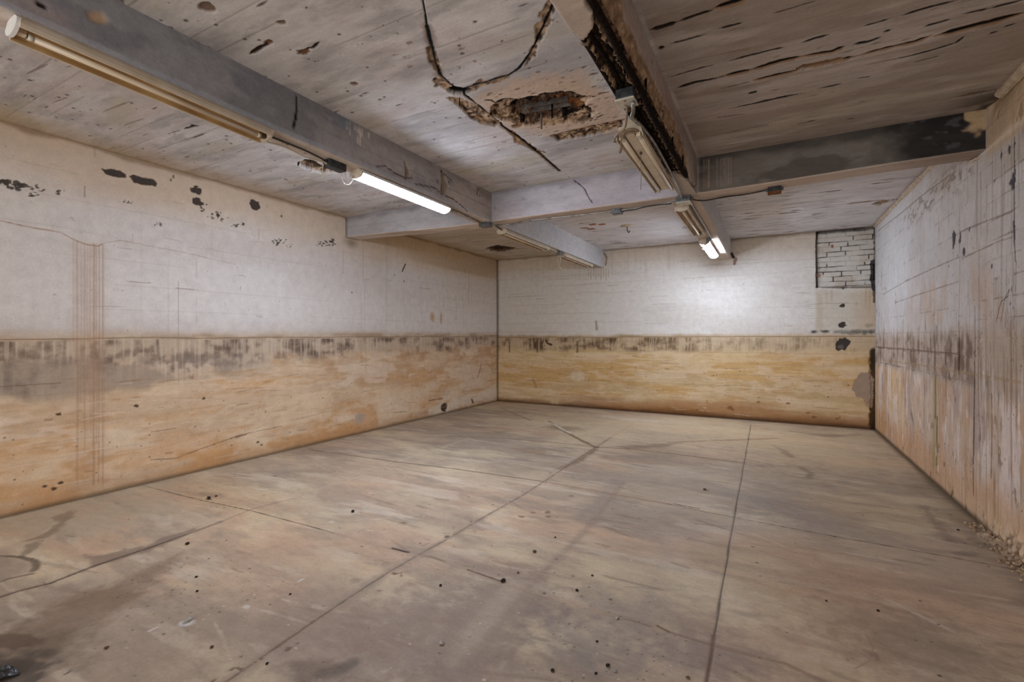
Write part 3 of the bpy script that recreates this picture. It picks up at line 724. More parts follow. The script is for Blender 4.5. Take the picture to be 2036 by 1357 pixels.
    L([(806, 526), (800, 540)], .012, pk, .003)
    s.poly([(852, 818), (875, 806), (915, 790), (950, 780), (985, 762), (990, 792), (940, 802), (893, 818), (868, 828)], (226, 214, 194), 0, .09, .06, .75); s.poly([(800, 790), (840, 770), (860, 760), (840, 800)], (218, 196, 164), 0, .08, .06, .6)
    s.blob((884, 810), .09, .075, (70, 44, 28), .3, .5, .12, .95, .03, 1); L([(853, 797), (880, 793)], .012, (128, 84, 52), .004, 1, .5, .8); L([(938, 795), (940, 800)], .02, (96, 76, 58), 0, .8)
    s.blob((715, 832), .08, .08, (170, 160, 148), 0, .6, .3, .7)
    for q, w, hh in [((860, 631), .05, .07), ((877, 634), .03, .09)]: s.blob(q, w, hh, (190, 146, 96), 0, .4, .5, .75)
    s.scratches(90, (232, 214, 190), .1, .5, .005, (1.3, YB, .08, 1.05), .05, False, .4, 303); s.scratches(90, (150, 112, 78), .05, .5, .005, (1.3, YB, .08, 1.05), .07, False, .6, 304); s.scratches(36, (150, 128, 110), .05, .4, .004, (1.3, YB, 1.4, 2.9), .06, False, .5, 305); s.scratches(16, (140, 118, 100), .03, .2, .004, (1.3, YB, 1.4, 2.9), .05, True, .5, 306)
    s.specks(260, (96, 64, 40), .002, .009, (1.3, YB, .05, .75), .85, 14); s.specks(120, (120, 104, 92), .003, .010, (1.3, YB, 1.4, 2.9), .6, 15, .6)
    for q in [(88, 968), (120, 960), (108, 972), (271, 808), (117, 824), (405, 793), (513, 880), (520, 885)]: s.blob(q, .016, .012, (66, 44, 32), 0, .5, .2, .9)
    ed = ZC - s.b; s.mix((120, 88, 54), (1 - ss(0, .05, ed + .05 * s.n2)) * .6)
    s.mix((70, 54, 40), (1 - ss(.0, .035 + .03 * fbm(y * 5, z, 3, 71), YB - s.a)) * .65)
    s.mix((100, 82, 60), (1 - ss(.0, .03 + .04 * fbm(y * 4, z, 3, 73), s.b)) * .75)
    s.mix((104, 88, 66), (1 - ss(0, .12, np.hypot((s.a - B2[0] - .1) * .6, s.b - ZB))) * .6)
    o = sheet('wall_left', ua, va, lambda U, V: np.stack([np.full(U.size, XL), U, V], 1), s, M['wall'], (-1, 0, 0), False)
    struct(o, 'long whitewashed wall with an orange flood tide mark and rust runs', 'wall')


# ------------------------------------------------------------------ BACK WALL and bricked-up window
def build_back():
    ua = axis(XL - .05, XR + .08, lambda x: .0088 if x < .3 else .0066); va = axis(-.05, ZC + .05, lambda z: .0078)
    U, V = np.meshgrid(ua, va)
    s = Surf(U, V, lambda p: ony(p, YB)); grid_index(s, ua, va)
    x, z = s.a, s.b / HC
    tilt = .012 * (x - XL) / (XR - XL) * 1.6
    zz = z - tilt + .012 * (fbm(x * 1.6, z * .6, 4, 101) - .5)
    s.fill((220, 216, 210)); s.mix((204, 194, 180), (1 - ss(-4.9, -2.6, x)) * .5); s.mix((200, 192, 182), ss(.5, .65, fbm(x * .7, z * 3, 5, 103)) * .4)
    s.mix((196, 176, 146), ss(1.85, 2.1, z + .2 * (fbm(x, z * 3, 4, 105) - .5)) * .5)
    vs = fbm(x * 11, z * .9, 4, 107)
    low = 1 - ss(.985, 1.045, zz + .03 * (vs - .5)); s.mix((202, 180, 148), low * .92)
    s.mix((156, 132, 98), low * ss(.98, 1.0, zz) * ss(.45, .62, fbm(x * 2, z * 9, 4, 109)) * (1 - ss(-2.0, 0, x)) * .8)
    body = 1 - ss(.78, .88, zz + .08 * (fbm(x * 1.3, z * 3, 4, 111) - .5)); s.mix((212, 186, 144), body)
    xw = x + .5 * fbm(x * 2, z * 3, 4, 112); h1 = fbm(xw * .7, z * 9, 6, 113); h2 = fbm(xw * .9, z * 14, 6, 115); h3 = fbm(xw * 1.0, z * 7, 6, 117)
    s.mix((204, 164, 104), body * ss(.45, .60, h1) * .7); s.mix((224, 204, 170), body * ss(.50, .64, h2) * .65); s.mix((190, 162, 122), body * ss(.52, .66, h3) * .5)
    s.mix((228, 206, 170), body * ss(.54, .70, fbm(x * 4, z * 32, 4, 114)) * .3); s.mix((190, 142, 86), body * ss(.53, .68, fbm(x * 3, z * 22, 4, 116)) * .32)
    s.mix((226, 206, 176), body * ss(.52, .64, fbm(x * 2.2, z * 9, 6, 118)) * .5)
    s.mix((194, 146, 88), body * ss(.36, .5, .5 - z + .25 * (h3 - .5)) * .5)
    s.mix((164, 116, 74), (1 - ss(.10, .24, z + .14 * (fbm(x * 1.2, z * 6, 4, 119) - .5))) * .72 * ss(-4.4, -2.4, x)); s.mix((104, 64, 34), (1 - ss(.02, .10, z + .08 * (fbm(x * 2, z * 6, 4, 121) - .5))) * .6)
    band = (1 - ss(.972, .985, zz)) * ss(.76, .86, zz + .04 * (vs - .5)); run = fbm(x * 28, z * 2.6, 4, 123); pat = fbm(x * 2.0, z * 7, 6, 125)
    lf = 1 - .62 * ss(-2.2, -.4, x)
    iso = fbm(x * 9, z * 16, 6, 128); mk = run * .16 + pat * .44 + iso * .40
    s.mix((160, 136, 106), band * lf * (.35 + .65 * ss(.40, .58, mk)) * .9); s.mix((118, 96, 74), band * lf * ss(.47, .60, mk) * .8); s.mix((82, 64, 48), band * lf * ss(.57, .67, mk) * .7); s.mix((212, 192, 160), band * ss(.58, .76, vn(x * 55, z * 5, 127)) * .5)
    tl = 1 - ss(.002, .009, np.abs(zz - .987)); s.mix((126, 98, 66), tl * .7)
    # form boards
    for zc in np.arange(.12, 2.15, .135):
        w = np.abs(z - zc - tilt * .5 - .004 * (fbm(x * .8, z * 0, 3, int(zc * 100)) - .5)); m = (1 - ss(.001, .006, w)) * (.2 + .8 * ss(.42, .6, vn(x * 1.1, z * 0 + zc * 9, 129)))
        s.mix((150, 130, 106), m * .32); s.dep += m * .002
    
    s.mix((150, 134, 112), ss(.72, .85, vn(x * 30, z * .6, 133)) * ss(1.75, 1.95, z) * (1 - ss(-1.2, -.6, x)) * .18)
    # under the window: drips
    uw = ss(WX0 - .04, WX0, x) * (1 - ss(1.45, 1.57, z)) * ss(1.0, 1.12, z)
    s.mix((196, 186, 164), uw * .5); s.mix((172, 150, 120), uw * ss(.60, .85, vn(x * 42, z * .9, 135)) * ss(.35, .6, vn(x * 9, z * .8, 136)) * .75); s.mix((196, 170, 138), uw * ss(1.0, 1.3, x + .1 * vs) * .55); s.mix((186, 170, 138), uw * (1 - ss(.0, .07, np.abs(x - WX0 - .04))) * .45)
    L = s.line
    s.scratches(70, (232, 214, 180), .15, .8, .006, (XL + .1, XR - .1, .08, 1.05), .03, False, .45, 307); s.scratches(70, (146, 104, 62), .1, .6, .006, (XL + .1, XR - .1, .08, 1.1), .04, False, .6, 308); s.scratches(50, (160, 148, 134), .1, .8, .005, (XL + .1, .5, 1.5, 2.9), .03, False, .6, 309)
    L([(1624, 462), (1624, 572)], .018, (52, 42, 34), .0, .6, .3, .95); L([(1622, 571), (1680, 572), (1738, 571)], .014, (96, 78, 60), 0, .8, .4, .8)
    L([(1741, 450), (1740, 520), (1738, 600)], .02, (70, 56, 44), .0, .9, .4, .85); L([(1738, 700), (1737, 780), (1738, 860)], .045, (44, 32, 24), .02, .9, .4, .95); L([(1736, 740), (1734, 800), (1730, 850)], .03, (92, 66, 44), 0, 1.2, .5, .7)
    s.poly([(1731, 566), (1741, 560), (1740, 580), (1734, 578)], (66, 60, 60), 0, .02, .004, 1); s.poly([(1671, 571), (1682, 571), (1676, 577)], (84, 80, 80), .004, .006, .004, 1)
    dk = (70, 64, 60)
    for q, a, b in [((1675, 608), .035, .026), ((1674, 647), .055, .042), ((1677, 644), .03, .03), ((1674, 686), .085, .085), ((1680, 682), .06, .06), ((1670, 690), .04, .06)]: s.blob(q, a, b, dk, 0, .35, .06, 1, .008, .6)
    s.blob((1672, 690), .035, .03, (104, 96, 88), 0, .3, .1, 1, .012); s.blob((1728, 648), .06, .025, (172, 160, 138), 0, .5, .1, .9, .003)
    for q, a, st in [((1620, 660), .04, .9), ((1643, 659), .05, .95), ((1636, 659), .03, .6), ((1665, 660), .05, .55), ((1680, 661), .05, .6), ((1694, 661), .05, .65), ((1708, 660), .05, .65), ((1722, 661), .06, .7), ((1735, 660), .05, .7)]: s.blob(q, a, a * .55, (46, 44, 42), 0, .5, .8, st)
    s.poly([(1712, 742), (1730, 741), (1738, 756), (1736, 790), (1722, 796), (1704, 790), (1694, 775), (1700, 756)], (164, 146, 130), .006, .03, .004, .95); s.poly([(1716, 795), (1736, 792), (1734, 812), (1722, 808)], (170, 146, 122), .005, .03, .004, .85)
    s.blob((1150, 748), .16, .09, (222, 206, 180), 0, .5, .5, .75); s.blob((1102, 797), .09, .08, (206, 180, 146), 0, .5, .4, .7)
    L([(1085, 676), (1088, 683), (1096, 686)], .018, (84, 66, 48), .004, .5); L([(1060, 756), (1066, 770)], .025, (168, 128, 84), 0, .7, .7, .6)
    for px in (1013, 1068, 1148): L([(px, 680), (px, 700)], .018, (104, 82, 60), .003, .8, .5, .8)
    s.specks(90, (104, 74, 46), .004, .014, (-3.6, 1.2, .05, .95), .8, 16); s.specks(70, (150, 138, 124), .004, .012, (-4.8, .5, 1.5, 2.8), .6, 17)
    for q in [(1452, 810), (1455, 814), (1449, 813), (1508, 800), (1566, 803), (1606, 822), (1618, 830), (1664, 833)]: s.blob(q, .03, .015, (128, 84, 50), 0, .5, .3, .8, .003)
    L([(1185, 640), (1186, 655)], .02, (176, 166, 150), .004, .7); L([(1463, 515), (1460, 525)], .02, (128, 84, 60), 0, .8, .5, .8); L([(1455, 505), (1458, 512)], .02, (60, 44, 34), 0, .8)
    L([(1200, 503), (1206, 512), (1204, 528)], .014, (120, 104, 84), .003, .8, .5, .8)
    for k in range(9): L([(1170 + k * 5, 534), (1170 + k * 5, 548 + (k * 7) % 13)], .008, (150, 130, 106), 0, .5, .5, .5)
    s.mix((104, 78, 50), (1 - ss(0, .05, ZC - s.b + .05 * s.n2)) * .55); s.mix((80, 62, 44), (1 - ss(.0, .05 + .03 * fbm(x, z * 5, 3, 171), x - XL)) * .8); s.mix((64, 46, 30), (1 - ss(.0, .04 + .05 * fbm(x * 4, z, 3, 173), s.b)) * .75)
    keep = ~((x > WX0) & (x < WX1 + .2) & (s.b > WZ0) & (s.b < WZ1 + .2))
    s.dep[~keep] = 0
    o = sheet('wall_back', ua, va, lambda U, V: np.stack([U, np.full(U.size, YB), V], 1), s, M['wall'], (0, 1, 0), False, keep)
    struct(o, 'far wall, white above and ochre below the flood line', 'wall')

    # brick infill, each course with its own bricks, set back in the opening
    ua = np.linspace(WX0 - .02, XR + .06, 200); va = np.linspace(WZ0 - .02, ZC + .04, 240)
    U, V = np.meshgrid(ua, va); s = Surf(U, V, lambda p: ony(p, YB)); grid_index(s, ua, va); x, z = s.a, s.b
    rowh = (WZ1 - WZ0) / 11.0
    zr = (z - WZ0) / rowh + .10 * (fbm(x * 3, z * 0, 3, 181) - .5) + .05 * (x - WX0); ri = np.floor(zr); fz = zr - ri
    L_ = .235; off = vn(ri * 5.7 + .5, ri * 0 + .5, 183) * .8 + (ri % 2) * .5
    xr = (x - WX0) / L_ + off; bi = np.floor(xr); fxx = xr - bi
    ev = np.minimum(np.minimum(fz, 1 - fz) * rowh, np.minimum(fxx, 1 - fxx) * L_) + .006 * s.n1
    jt = 1 - ss(.003, .008, ev); hid = ss(.46, .66, vn(xr * 1.6, zr * 1.3, 185))
    s.fill((208, 204, 196)); s.mix((186, 166, 146), ss(.5, .7, fbm(x * 4, z * 6, 4, 187)) * .4)
    s.mix((58, 48, 40), jt * (.10 + .90 * hid) * .9); s.dep += jt * (.003 + .02 * hid) + .01 * vn(bi * 3.3 + .5, ri * 4.1 + .5, 189) + .03
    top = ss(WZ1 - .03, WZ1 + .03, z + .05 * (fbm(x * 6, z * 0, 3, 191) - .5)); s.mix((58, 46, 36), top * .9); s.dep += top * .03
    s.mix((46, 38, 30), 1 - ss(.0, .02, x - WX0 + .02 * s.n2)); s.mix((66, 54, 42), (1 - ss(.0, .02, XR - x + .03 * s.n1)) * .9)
    s.blob((1655, 489), .02, .03, (140, 78, 56), 0, .4, .2, .9); s.blob((1628, 547), .03, .03, (176, 138, 122), 0, .4, .2, .9)
    s.poly([(1730, 518), (1742, 514), (1743, 578), (1734, 570), (1730, 556), (1732, 540)], (72, 66, 68), .02, .02, .003, 1, .6); s.poly([(1737, 525), (1743, 520), (1743, 560), (1737, 556)], (26, 24, 24), .03, .01, .003, 1)
    o = sheet('window_1', ua, va, lambda U, V: np.stack([U, np.full(U.size, YB), V], 1), s, M['wall'], (0, 1, 0), False, None, .08)
    struct(o, 'small window opening filled with white painted bricks, dark open mortar gaps', 'window')


# ------------------------------------------------------------------ RIGHT WALL
def build_right():
    ua = axis(YF, YB + .08, lambda y: .12 if y < 2.6 else .0062); va = axis(-.05, ZC + .05, lambda z: .0066)
    U, V = np.meshgrid(ua, va); s = Surf(U, V, lambda p: onx(p, XR)); grid_index(s, ua, va)
    y, z = s.a, s.b / HC
    far = ss(4.5, 7.0, y); jn = 4.80                        # vertical seam between the two block types
    s.fill((208, 202, 198)); s.mix((216, 217, 219), far * .8); s.mix((186, 168, 154), ss(.48, .64, fbm(y * 1.2, z * 2, 5, 201)) * .5 * (1 - .6 * far))
    vs = fbm(y * 12, z * .8, 4, 203); zz = z + .03 * (fbm(y * 2, z, 4, 205) - .5)
    near = 1 - ss(jn - .05, jn + .05, y)
    # block joints: big blocks beyond the seam, smaller hollow tile nearer
    rh = np.where(y > jn, .20, .135); bl = np.where(y > jn, .33, .26)
    zr = s.b / rh + .03 * (fbm(y * 2, z * 0, 3, 207) - .5); ri = np.floor(zr); fz = zr - ri
    yr = y / bl + (ri % 2) * .5 + .15 * vn(ri * 3.7 + .5, ri * 0 + .5, 209); bi = np.floor(yr); fy_ = yr - bi
    jh = np.minimum(fz, 1 - fz) * rh + .004 * s.n1; jv = np.minimum(fy_, 1 - fy_) * bl + .004 * s.n1
    blocks = ss(.60, .70, z + .06 * (fbm(y * 1.5, z, 3, 211) - .5) - .05 * near)
    mh = (1 - ss(.002, .008, jh)) * blocks; mv = (1 - ss(.002, .009, jv)) * blocks * ss(.32, .5, vn(bi * 3.1 + .5, ri * 2.3 + .5, 213))
    s.col *= (.95 + .09 * vn(bi * 5.1 + .5, ri * 7.7 + .5, 215) * blocks)[:, None]
    lowj = 1 - ss(.9, 1.15, z)
    g = ss(.36, .6, fbm(y * 2.5, z * 2.5, 3, 217)); cj = np.maximum(lowj, .5 + .2 * near)
    # stains
    tan = 1 - ss(.98, 1.10, zz + .10 * (vs - .5)); s.mix((196, 174, 150), tan * .55)
    s.mix((196, 164, 132), ss(1.02, 1.1, z) * (1 - ss(1.2, 1.55, z + .3 * (vs - .5))) * ss(.50, .64, fbm(y * 2.2, z * 1.2, 4, 219)) * (1 - ss(6.2, 7.2, y)) * .45)
    band = (1 - ss(.94, 1.08, zz + .10 * (vs - .5))) * ss(.64, .82, zz + .04 * (vs - .5)); run = fbm(y * 22, z * 2.4, 4, 221); pat = fbm(y * 2, z * 4, 5, 223); iso = fbm(y * 9, z * 12, 6, 224); mk = run * .3 + pat * .35 + iso * .35
    s.mix((156, 134, 116), band * (.3 + .7 * ss(.40, .60, mk)) * .75); s.mix((112, 92, 76), band * ss(.49, .62, mk) * .7)
    parge = 1 - ss(.66, .74, zz + .04 * (vs - .5)); s.mix((208, 186, 166), parge * .8)
    s.mix((218, 188, 142), parge * ss(6.4, 7.6, y + .8 * (fbm(y * 1.5, z * 2, 4, 225) - .5)) * .75); yw = y + .25 * fbm(y * 4, z * 4, 5, 226); s.mix((200, 162, 126), parge * ss(.50, .68, fbm(yw * 4, z * 2.2, 6, 227)) * .65)
    s.mix((226, 214, 206), parge * ss(.52, .64, fbm(yw * 5, z * 2.2, 6, 229)) * .8); s.mix((166, 148, 146), parge * ss(.56, .68, fbm(yw * 3.5, z * 2.4, 6, 231)) * .55)
    s.mix((206, 162, 120), (1 - ss(.12, .34, z + .2 * (fbm(y * 3, z * 3, 4, 233) - .5))) * .62); s.mix((212, 182, 148), (1 - ss(.05, .2, z + .1 * (fbm(y * 4, z * 4, 4, 235) - .5))) * (1 - ss(5.0, 6.0, y)) * .7)
    s.mix((140, 112, 90), ss(.74, .9, vn(y * 44, z * 1.6, 237)) * (1 - ss(1.0, 1.25, z)) * .45); s.mix((128, 104, 84), ss(.74, .86, vn(y * 40, z * 2.2, 239)) * near * .35)
    m = np.maximum(mh * g, mv) * cj; m = m * ss(.3, .6, fbm(y * 7, z * 7, 3, 218)); s.mix((104, 82, 66), m * .8); s.dep += np.maximum(mh, mv) * (.002 + .003 * lowj)
    dm = ss(.70, .80, fbm(y * 14, z * 9, 4, 241)) * (1 - ss(.1, 1.1, z)) ; s.mix((104, 72, 50), dm * .7); s.dep += dm * .006
    L = s.line
    for P, w, c in [([(1862, 650), (1862, 682)], .018, (78, 58, 44)), ([(1906, 640), (1907, 674)], .014, (96, 74, 58)), ([(1907, 674), (1906, 740)], .024, (66, 48, 36)), ([(1907, 430), (1908, 540), (1906, 640)], .010, (150, 130, 112)), ([(1938, 700), (1937, 770), (1936, 840), (1935, 900), (1934, 922)], .018, (70, 46, 36)), ([(1934, 930), (1935, 985)], .012, (84, 56, 40)),
                    ([(1938, 610), (1939, 700)], .008, (120, 96, 80)), ([(1971, 785), (1972, 850), (1970, 950)], .014, (140, 92, 62)), ([(1880, 690), (1880, 725)], .014, (84, 64, 48)), ([(1788, 742), (1787, 760)], .014, (90, 66, 46)), ([(1958, 762), (1957, 780)], .014, (84, 64, 50)), ([(2016, 285), (2016, 340), (2016, 470), (2018, 520)], .010, (64, 56, 54)), ([(2016, 130), (2014, 250), (2016, 290)], .006, (110, 96, 90)), ([(2020, 520), (2016, 640), (2014, 720)], .008, (130, 108, 92)),
                    ([(1886, 740), (1888, 756)], .014, (86, 66, 52)), ([(1833, 680), (1833, 725)], .010, (104, 82, 66)), ([(1812, 690), (1812, 722)], .010, (104, 82, 66)), ([(1852, 690), (1852, 728)], .010, (96, 76, 60))]:
        L(P, w * .65, c, .004, .9, .5, .85, .3)
    s.poly([(1856, 750), (1862, 750), (1864, 930), (1852, 925), (1854, 850)], (176, 160, 116), 0, .02, .03, .75); L([(1860, 752), (1860, 830)], .02, (120, 100, 70), 0, .4, .6, .75); L([(1863, 830), (1862, 925)], .012, (96, 78, 54), .003, 1, .5, .8)
    # long courses
    L([(1755, 546 + 40), (1800, 560), (1850, 536), (1907, 511)], .0045, (124, 106, 90), .004, 1.1, .5, .7); L([(1912, 514), (1960, 492), (1985, 480), (2012, 472)], .0045, (128, 108, 92), .004, 1.3, .5, .7); L([(1780, 602), (1830, 585), (1905, 560)], .0045, (150, 126, 104), .004, 1.1, .5, .7)
    L([(1742, 690), (1800, 695), (1850, 700), (1907, 704)], .007, (110, 86, 66), .004, .6, .4, .7); L([(1748, 715), (1830, 726), (1907, 740), (2036, 762)], .010, (172, 146, 116), -.006, .8, .5, .6); L([(1745, 460), (1790, 425), (1838, 385), (1900, 340)], .008, (150, 138, 124), .004, .9, .4, .7)
    L([(1912, 460), (1970, 436), (2014, 420)], .006, (140, 120, 104), .003, .9, .4, .7); L([(1980, 640), (1990, 600), (2003, 590), (2007, 575), (1998, 592), (1990, 640)], .004, (96, 84, 76), .002, .7)
    pk = (86, 82, 88)
    for q, a, b in [((1896, 474), .04, .06), ((1895, 487), .022, .035), ((1909, 470), .020, .055), ((1907, 480), .018, .02), ((1916, 500), .03, .034), ((1927, 456), .018, .025), ((2016, 466), .018, .07), ((2015, 447), .014, .03), ((2014, 358), .03, .06), ((2017, 345), .012, .09), ((2010, 362), .03, .02), ((1754, 509), .014, .03), ((1753, 546), .016, .09), ((1747, 559), .014, .03), ((1752, 566), .014, .03), ((1755, 574), .016, .03), ((1760, 575), .016, .03), ((1780, 585), .012, .03), ((1780, 602), .014, .03),
                    ((1743, 620), .016, .05), ((1748, 625), .012, .03), ((1886, 530), .012, .014), ((1971, 529), .016, .022), ((2028, 222), .03, .055), ((2020, 238), .016, .02), ((2014, 255), .010, .04), ((2016, 285), .012, .04), ((1990, 308), .02, .03), ((2006, 297), .018, .03), ((1982, 228), .018, .03), ((1977, 360), .010, .012), ((1760, 726), .02, .03), ((1746, 728), .014, .04), ((1768, 730), .016, .02)]:
        s.blob(q, a, b, pk, 0, .4, .08, 1, .005, .4)
    s.specks(360, (92, 70, 54), .003, .012, (3.6, YB, .05, 2.2), .8, 18, .8, .003); s.specks(160, (120, 104, 94), .003, .009, (3.6, 5.6, 1.5, 2.95), .7, 19)
    s.scratches(150, (112, 88, 70), .05, .45, .005, (3.8, YB, .05, 1.5), .04, True, .7, 310, .002); s.scratches(90, (236, 228, 222), .08, .5, .012, (3.8, YB, .1, 1.0), .05, True, .7, 311); s.scratches(90, (132, 112, 98), .04, .35, .004, (3.8, 6.4, 1.2, 2.9), .05, True, .6, 312, .001); s.scratches(60, (170, 116, 78), .05, .4, .008, (3.8, YB, .05, 1.0), .05, True, .6, 313)
    s.specks(500, (110, 84, 66), .002, .008, (3.8, YB, .03, 1.3), .8, 20, .8, .002)
    # broken fillet under the slab edge
    ed = ZC - s.b; fr = (1 - ss(.0, .16, ed + .16 * (fbm(y * 4, z * 4, 3, 251) - .5))) * (1 - ss(4.45, 4.55, y)); s.mix((70, 58, 48), fr * ss(.40, .55, fbm(y * 9, z * 9, 3, 253)) * .9); s.dep += fr * .02
    tp = ss(1.90, 1.96, z + .05 * (fbm(y * 2, z, 3, 255) - .5)) * (1 - ss(4.5, 4.6, y)); s.mix((214, 186, 150), tp * .7)
    fr2 = (1 - ss(.04, .20, np.abs(ed - .30))) * ss(4.75, 4.9, y) * (1 - ss(6.2, 7.6, y)); s.mix((128, 112, 92), fr2 * ss(.56, .66, fbm(y * 11, z * 34, 4, 257)) * .6)
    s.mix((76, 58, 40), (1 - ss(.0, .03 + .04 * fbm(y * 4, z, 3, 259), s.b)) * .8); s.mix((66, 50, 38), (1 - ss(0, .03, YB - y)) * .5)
    cr = (1 - ss(.03, .16, s.b + .16 * (fbm(y * 5, z * 5, 3, 261) - .5))) * (1 - ss(4.1, 4.8, y)); nz = fbm(y * 30, s.b * 30, 3, 263); s.dep -= cr * (.02 + .04 * (nz - .5)); s.mix((214, 190, 162), cr * .7); s.mix((120, 96, 74), cr * (1 - ss(.38, .5, nz)) * .8); s.rough = np.maximum(s.rough, cr)
    o = sheet('wall_right', ua, va, lambda U, V: np.stack([np.full(U.size, XR), U, V], 1), s, M['wall'], (1, 0, 0), True)
    struct(o, 'painted block wall streaked with dirt and salt above a crumbling foot', 'wall')


# ------------------------------------------------------------------ BEAMS
def beam(name, axis_, lo, hi, c0, c1, zb, label, paint, step=.012, zfun=None, mat=None):
    """dense skin of a rectangular beam: left side, soffit, right side, run lengthwise.
    axis_ 'y' runs along y with x in (c0,c1); 'x' runs along x with y in (c0,c1)"""
    hgt = ZC - zb; wid = c1 - c0; ds = step
    nh = max(2, int(hgt / ds)); nw = max(2, int(wid / ds)); r = .012
    S = []                                                  # (cross, z, face id, normal)
    for k in range(nh): S.append((c0, ZC + .02 - (hgt + .02 - r) * k / (nh - 1), 0, (-1, 0)))
    S.append((c0 + r * .3, zb + r * .3, 1, (-.7, -.7)))
    for k in range(nw): S.append((c0 + r + (wid - 2 * r) * k / (nw - 1), zb, 1, (0, -1)))
    S.append((c1 - r * .3, zb + r * .3, 1, (.7, -.7)))
    for k in range(nh): S.append((c1, zb + r + (hgt + .02 - r) * k / (nh - 1), 2, (1, 0)))
    S_c = np.array([q[0] for q in S]); S_z = np.array([q[1] for q in S]); S_f = np.array([q[2] for q in S]); S_n = np.array([q[3] for q in S])
    la = axis(lo, hi, lambda t: ds if not callable(step) else step(t))
    ns, nl = len(S), la.size
    A = np.repeat(la, ns); Cc = np.tile(S_c, nl); Z = np.tile(S_z, nl); Fi = np.tile(S_f, nl); Nn = np.tile(S_n, (nl, 1))
    dz = zfun(A) if zfun is not None else 0
    s = Surf(A, np.where(Fi == 1, Cc, Z), None); s.face = Fi; s.cross = Cc; s.z = Z
    paint(s)
    D = s.dep
    cr = Cc - Nn[:, 0] * D; zz = ZC - (ZC - (Z - Nn[:, 1] * D)) * (1 - dz / hgt)
    P = np.stack([cr, A, zz], 1) if axis_ == 'y' else np.stack([A, cr, zz], 1)
    j, i = np.meshgrid(np.arange(nl - 1), np.arange(ns - 1), indexing='ij'); a = (j * ns + i).ravel()
    F = np.stack([a, a + 1, a + ns + 1, a + ns], 1)
    if axis_ == 'y': F = F[:, ::-1]
    me = np_mesh(name, P, F, M['ceil'], s.col, s.rough)
    bm = bmesh.new(); bm.from_mesh(me); bm.verts.ensure_lookup_table()
    bm.faces.new([bm.verts[k] for k in range(ns)][::-1 if axis_ == 'x' else 1]); bm.faces.new([bm.verts[(nl - 1) * ns + k] for k in range(ns)][::1 if axis_ == 'x' else -1])
    bm.to_mesh(me); bm.free()
    return struct(link(name, me), label, 'beam')


def beam_base(s, sd, top_dark=.5):
    t = s.a; b = s.b
    s.fill((184, 176, 172)); s.mix((150, 146, 146), ss(.46, .62, fbm(t * 1.6, b * 5, 5, sd)) * .7); s.mix((198, 186, 176), ss(.52, .66, fbm(t * 1.2, b * 3, 5, sd + 2)) * .6); s.mix((170, 146, 134), ss(.55, .68, fbm(t * 2.1, b * 4, 5, sd + 4)) * .45)
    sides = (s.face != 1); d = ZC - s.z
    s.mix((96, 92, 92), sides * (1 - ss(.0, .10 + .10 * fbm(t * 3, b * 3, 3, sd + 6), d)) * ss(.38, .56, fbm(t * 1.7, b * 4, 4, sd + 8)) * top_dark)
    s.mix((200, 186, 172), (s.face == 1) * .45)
    j = np.abs(s.z - ZC + .17); s.mix((120, 112, 108), sides * (1 - ss(.002, .007, j)) * .4)
    r = np.random.RandomState(sd)
    for _ in range(int(90 * (t.max() - t.min()) / 6)):
        q0 = r.uniform(t.min(), t.max()); f = r.choice([0, 1, 2]); k = np.nonzero((np.abs(t - q0) < .03) & (s.face == f))[0]
        if not k.size: continue
        qb = r.uniform(s.b[k].min(), s.b[k].max()); rad = .004 + .012 * r.rand() ** 3
        m = 1 - ss(.5, 1.2, np.hypot(t[k] - q0, s.b[k] - qb) / rad); s.mixi((72, 62, 56), m * .85, k); s.dep[k] += m * .004


def on_face(s, f): s.gate = (s.face == f).astype(np.float32)


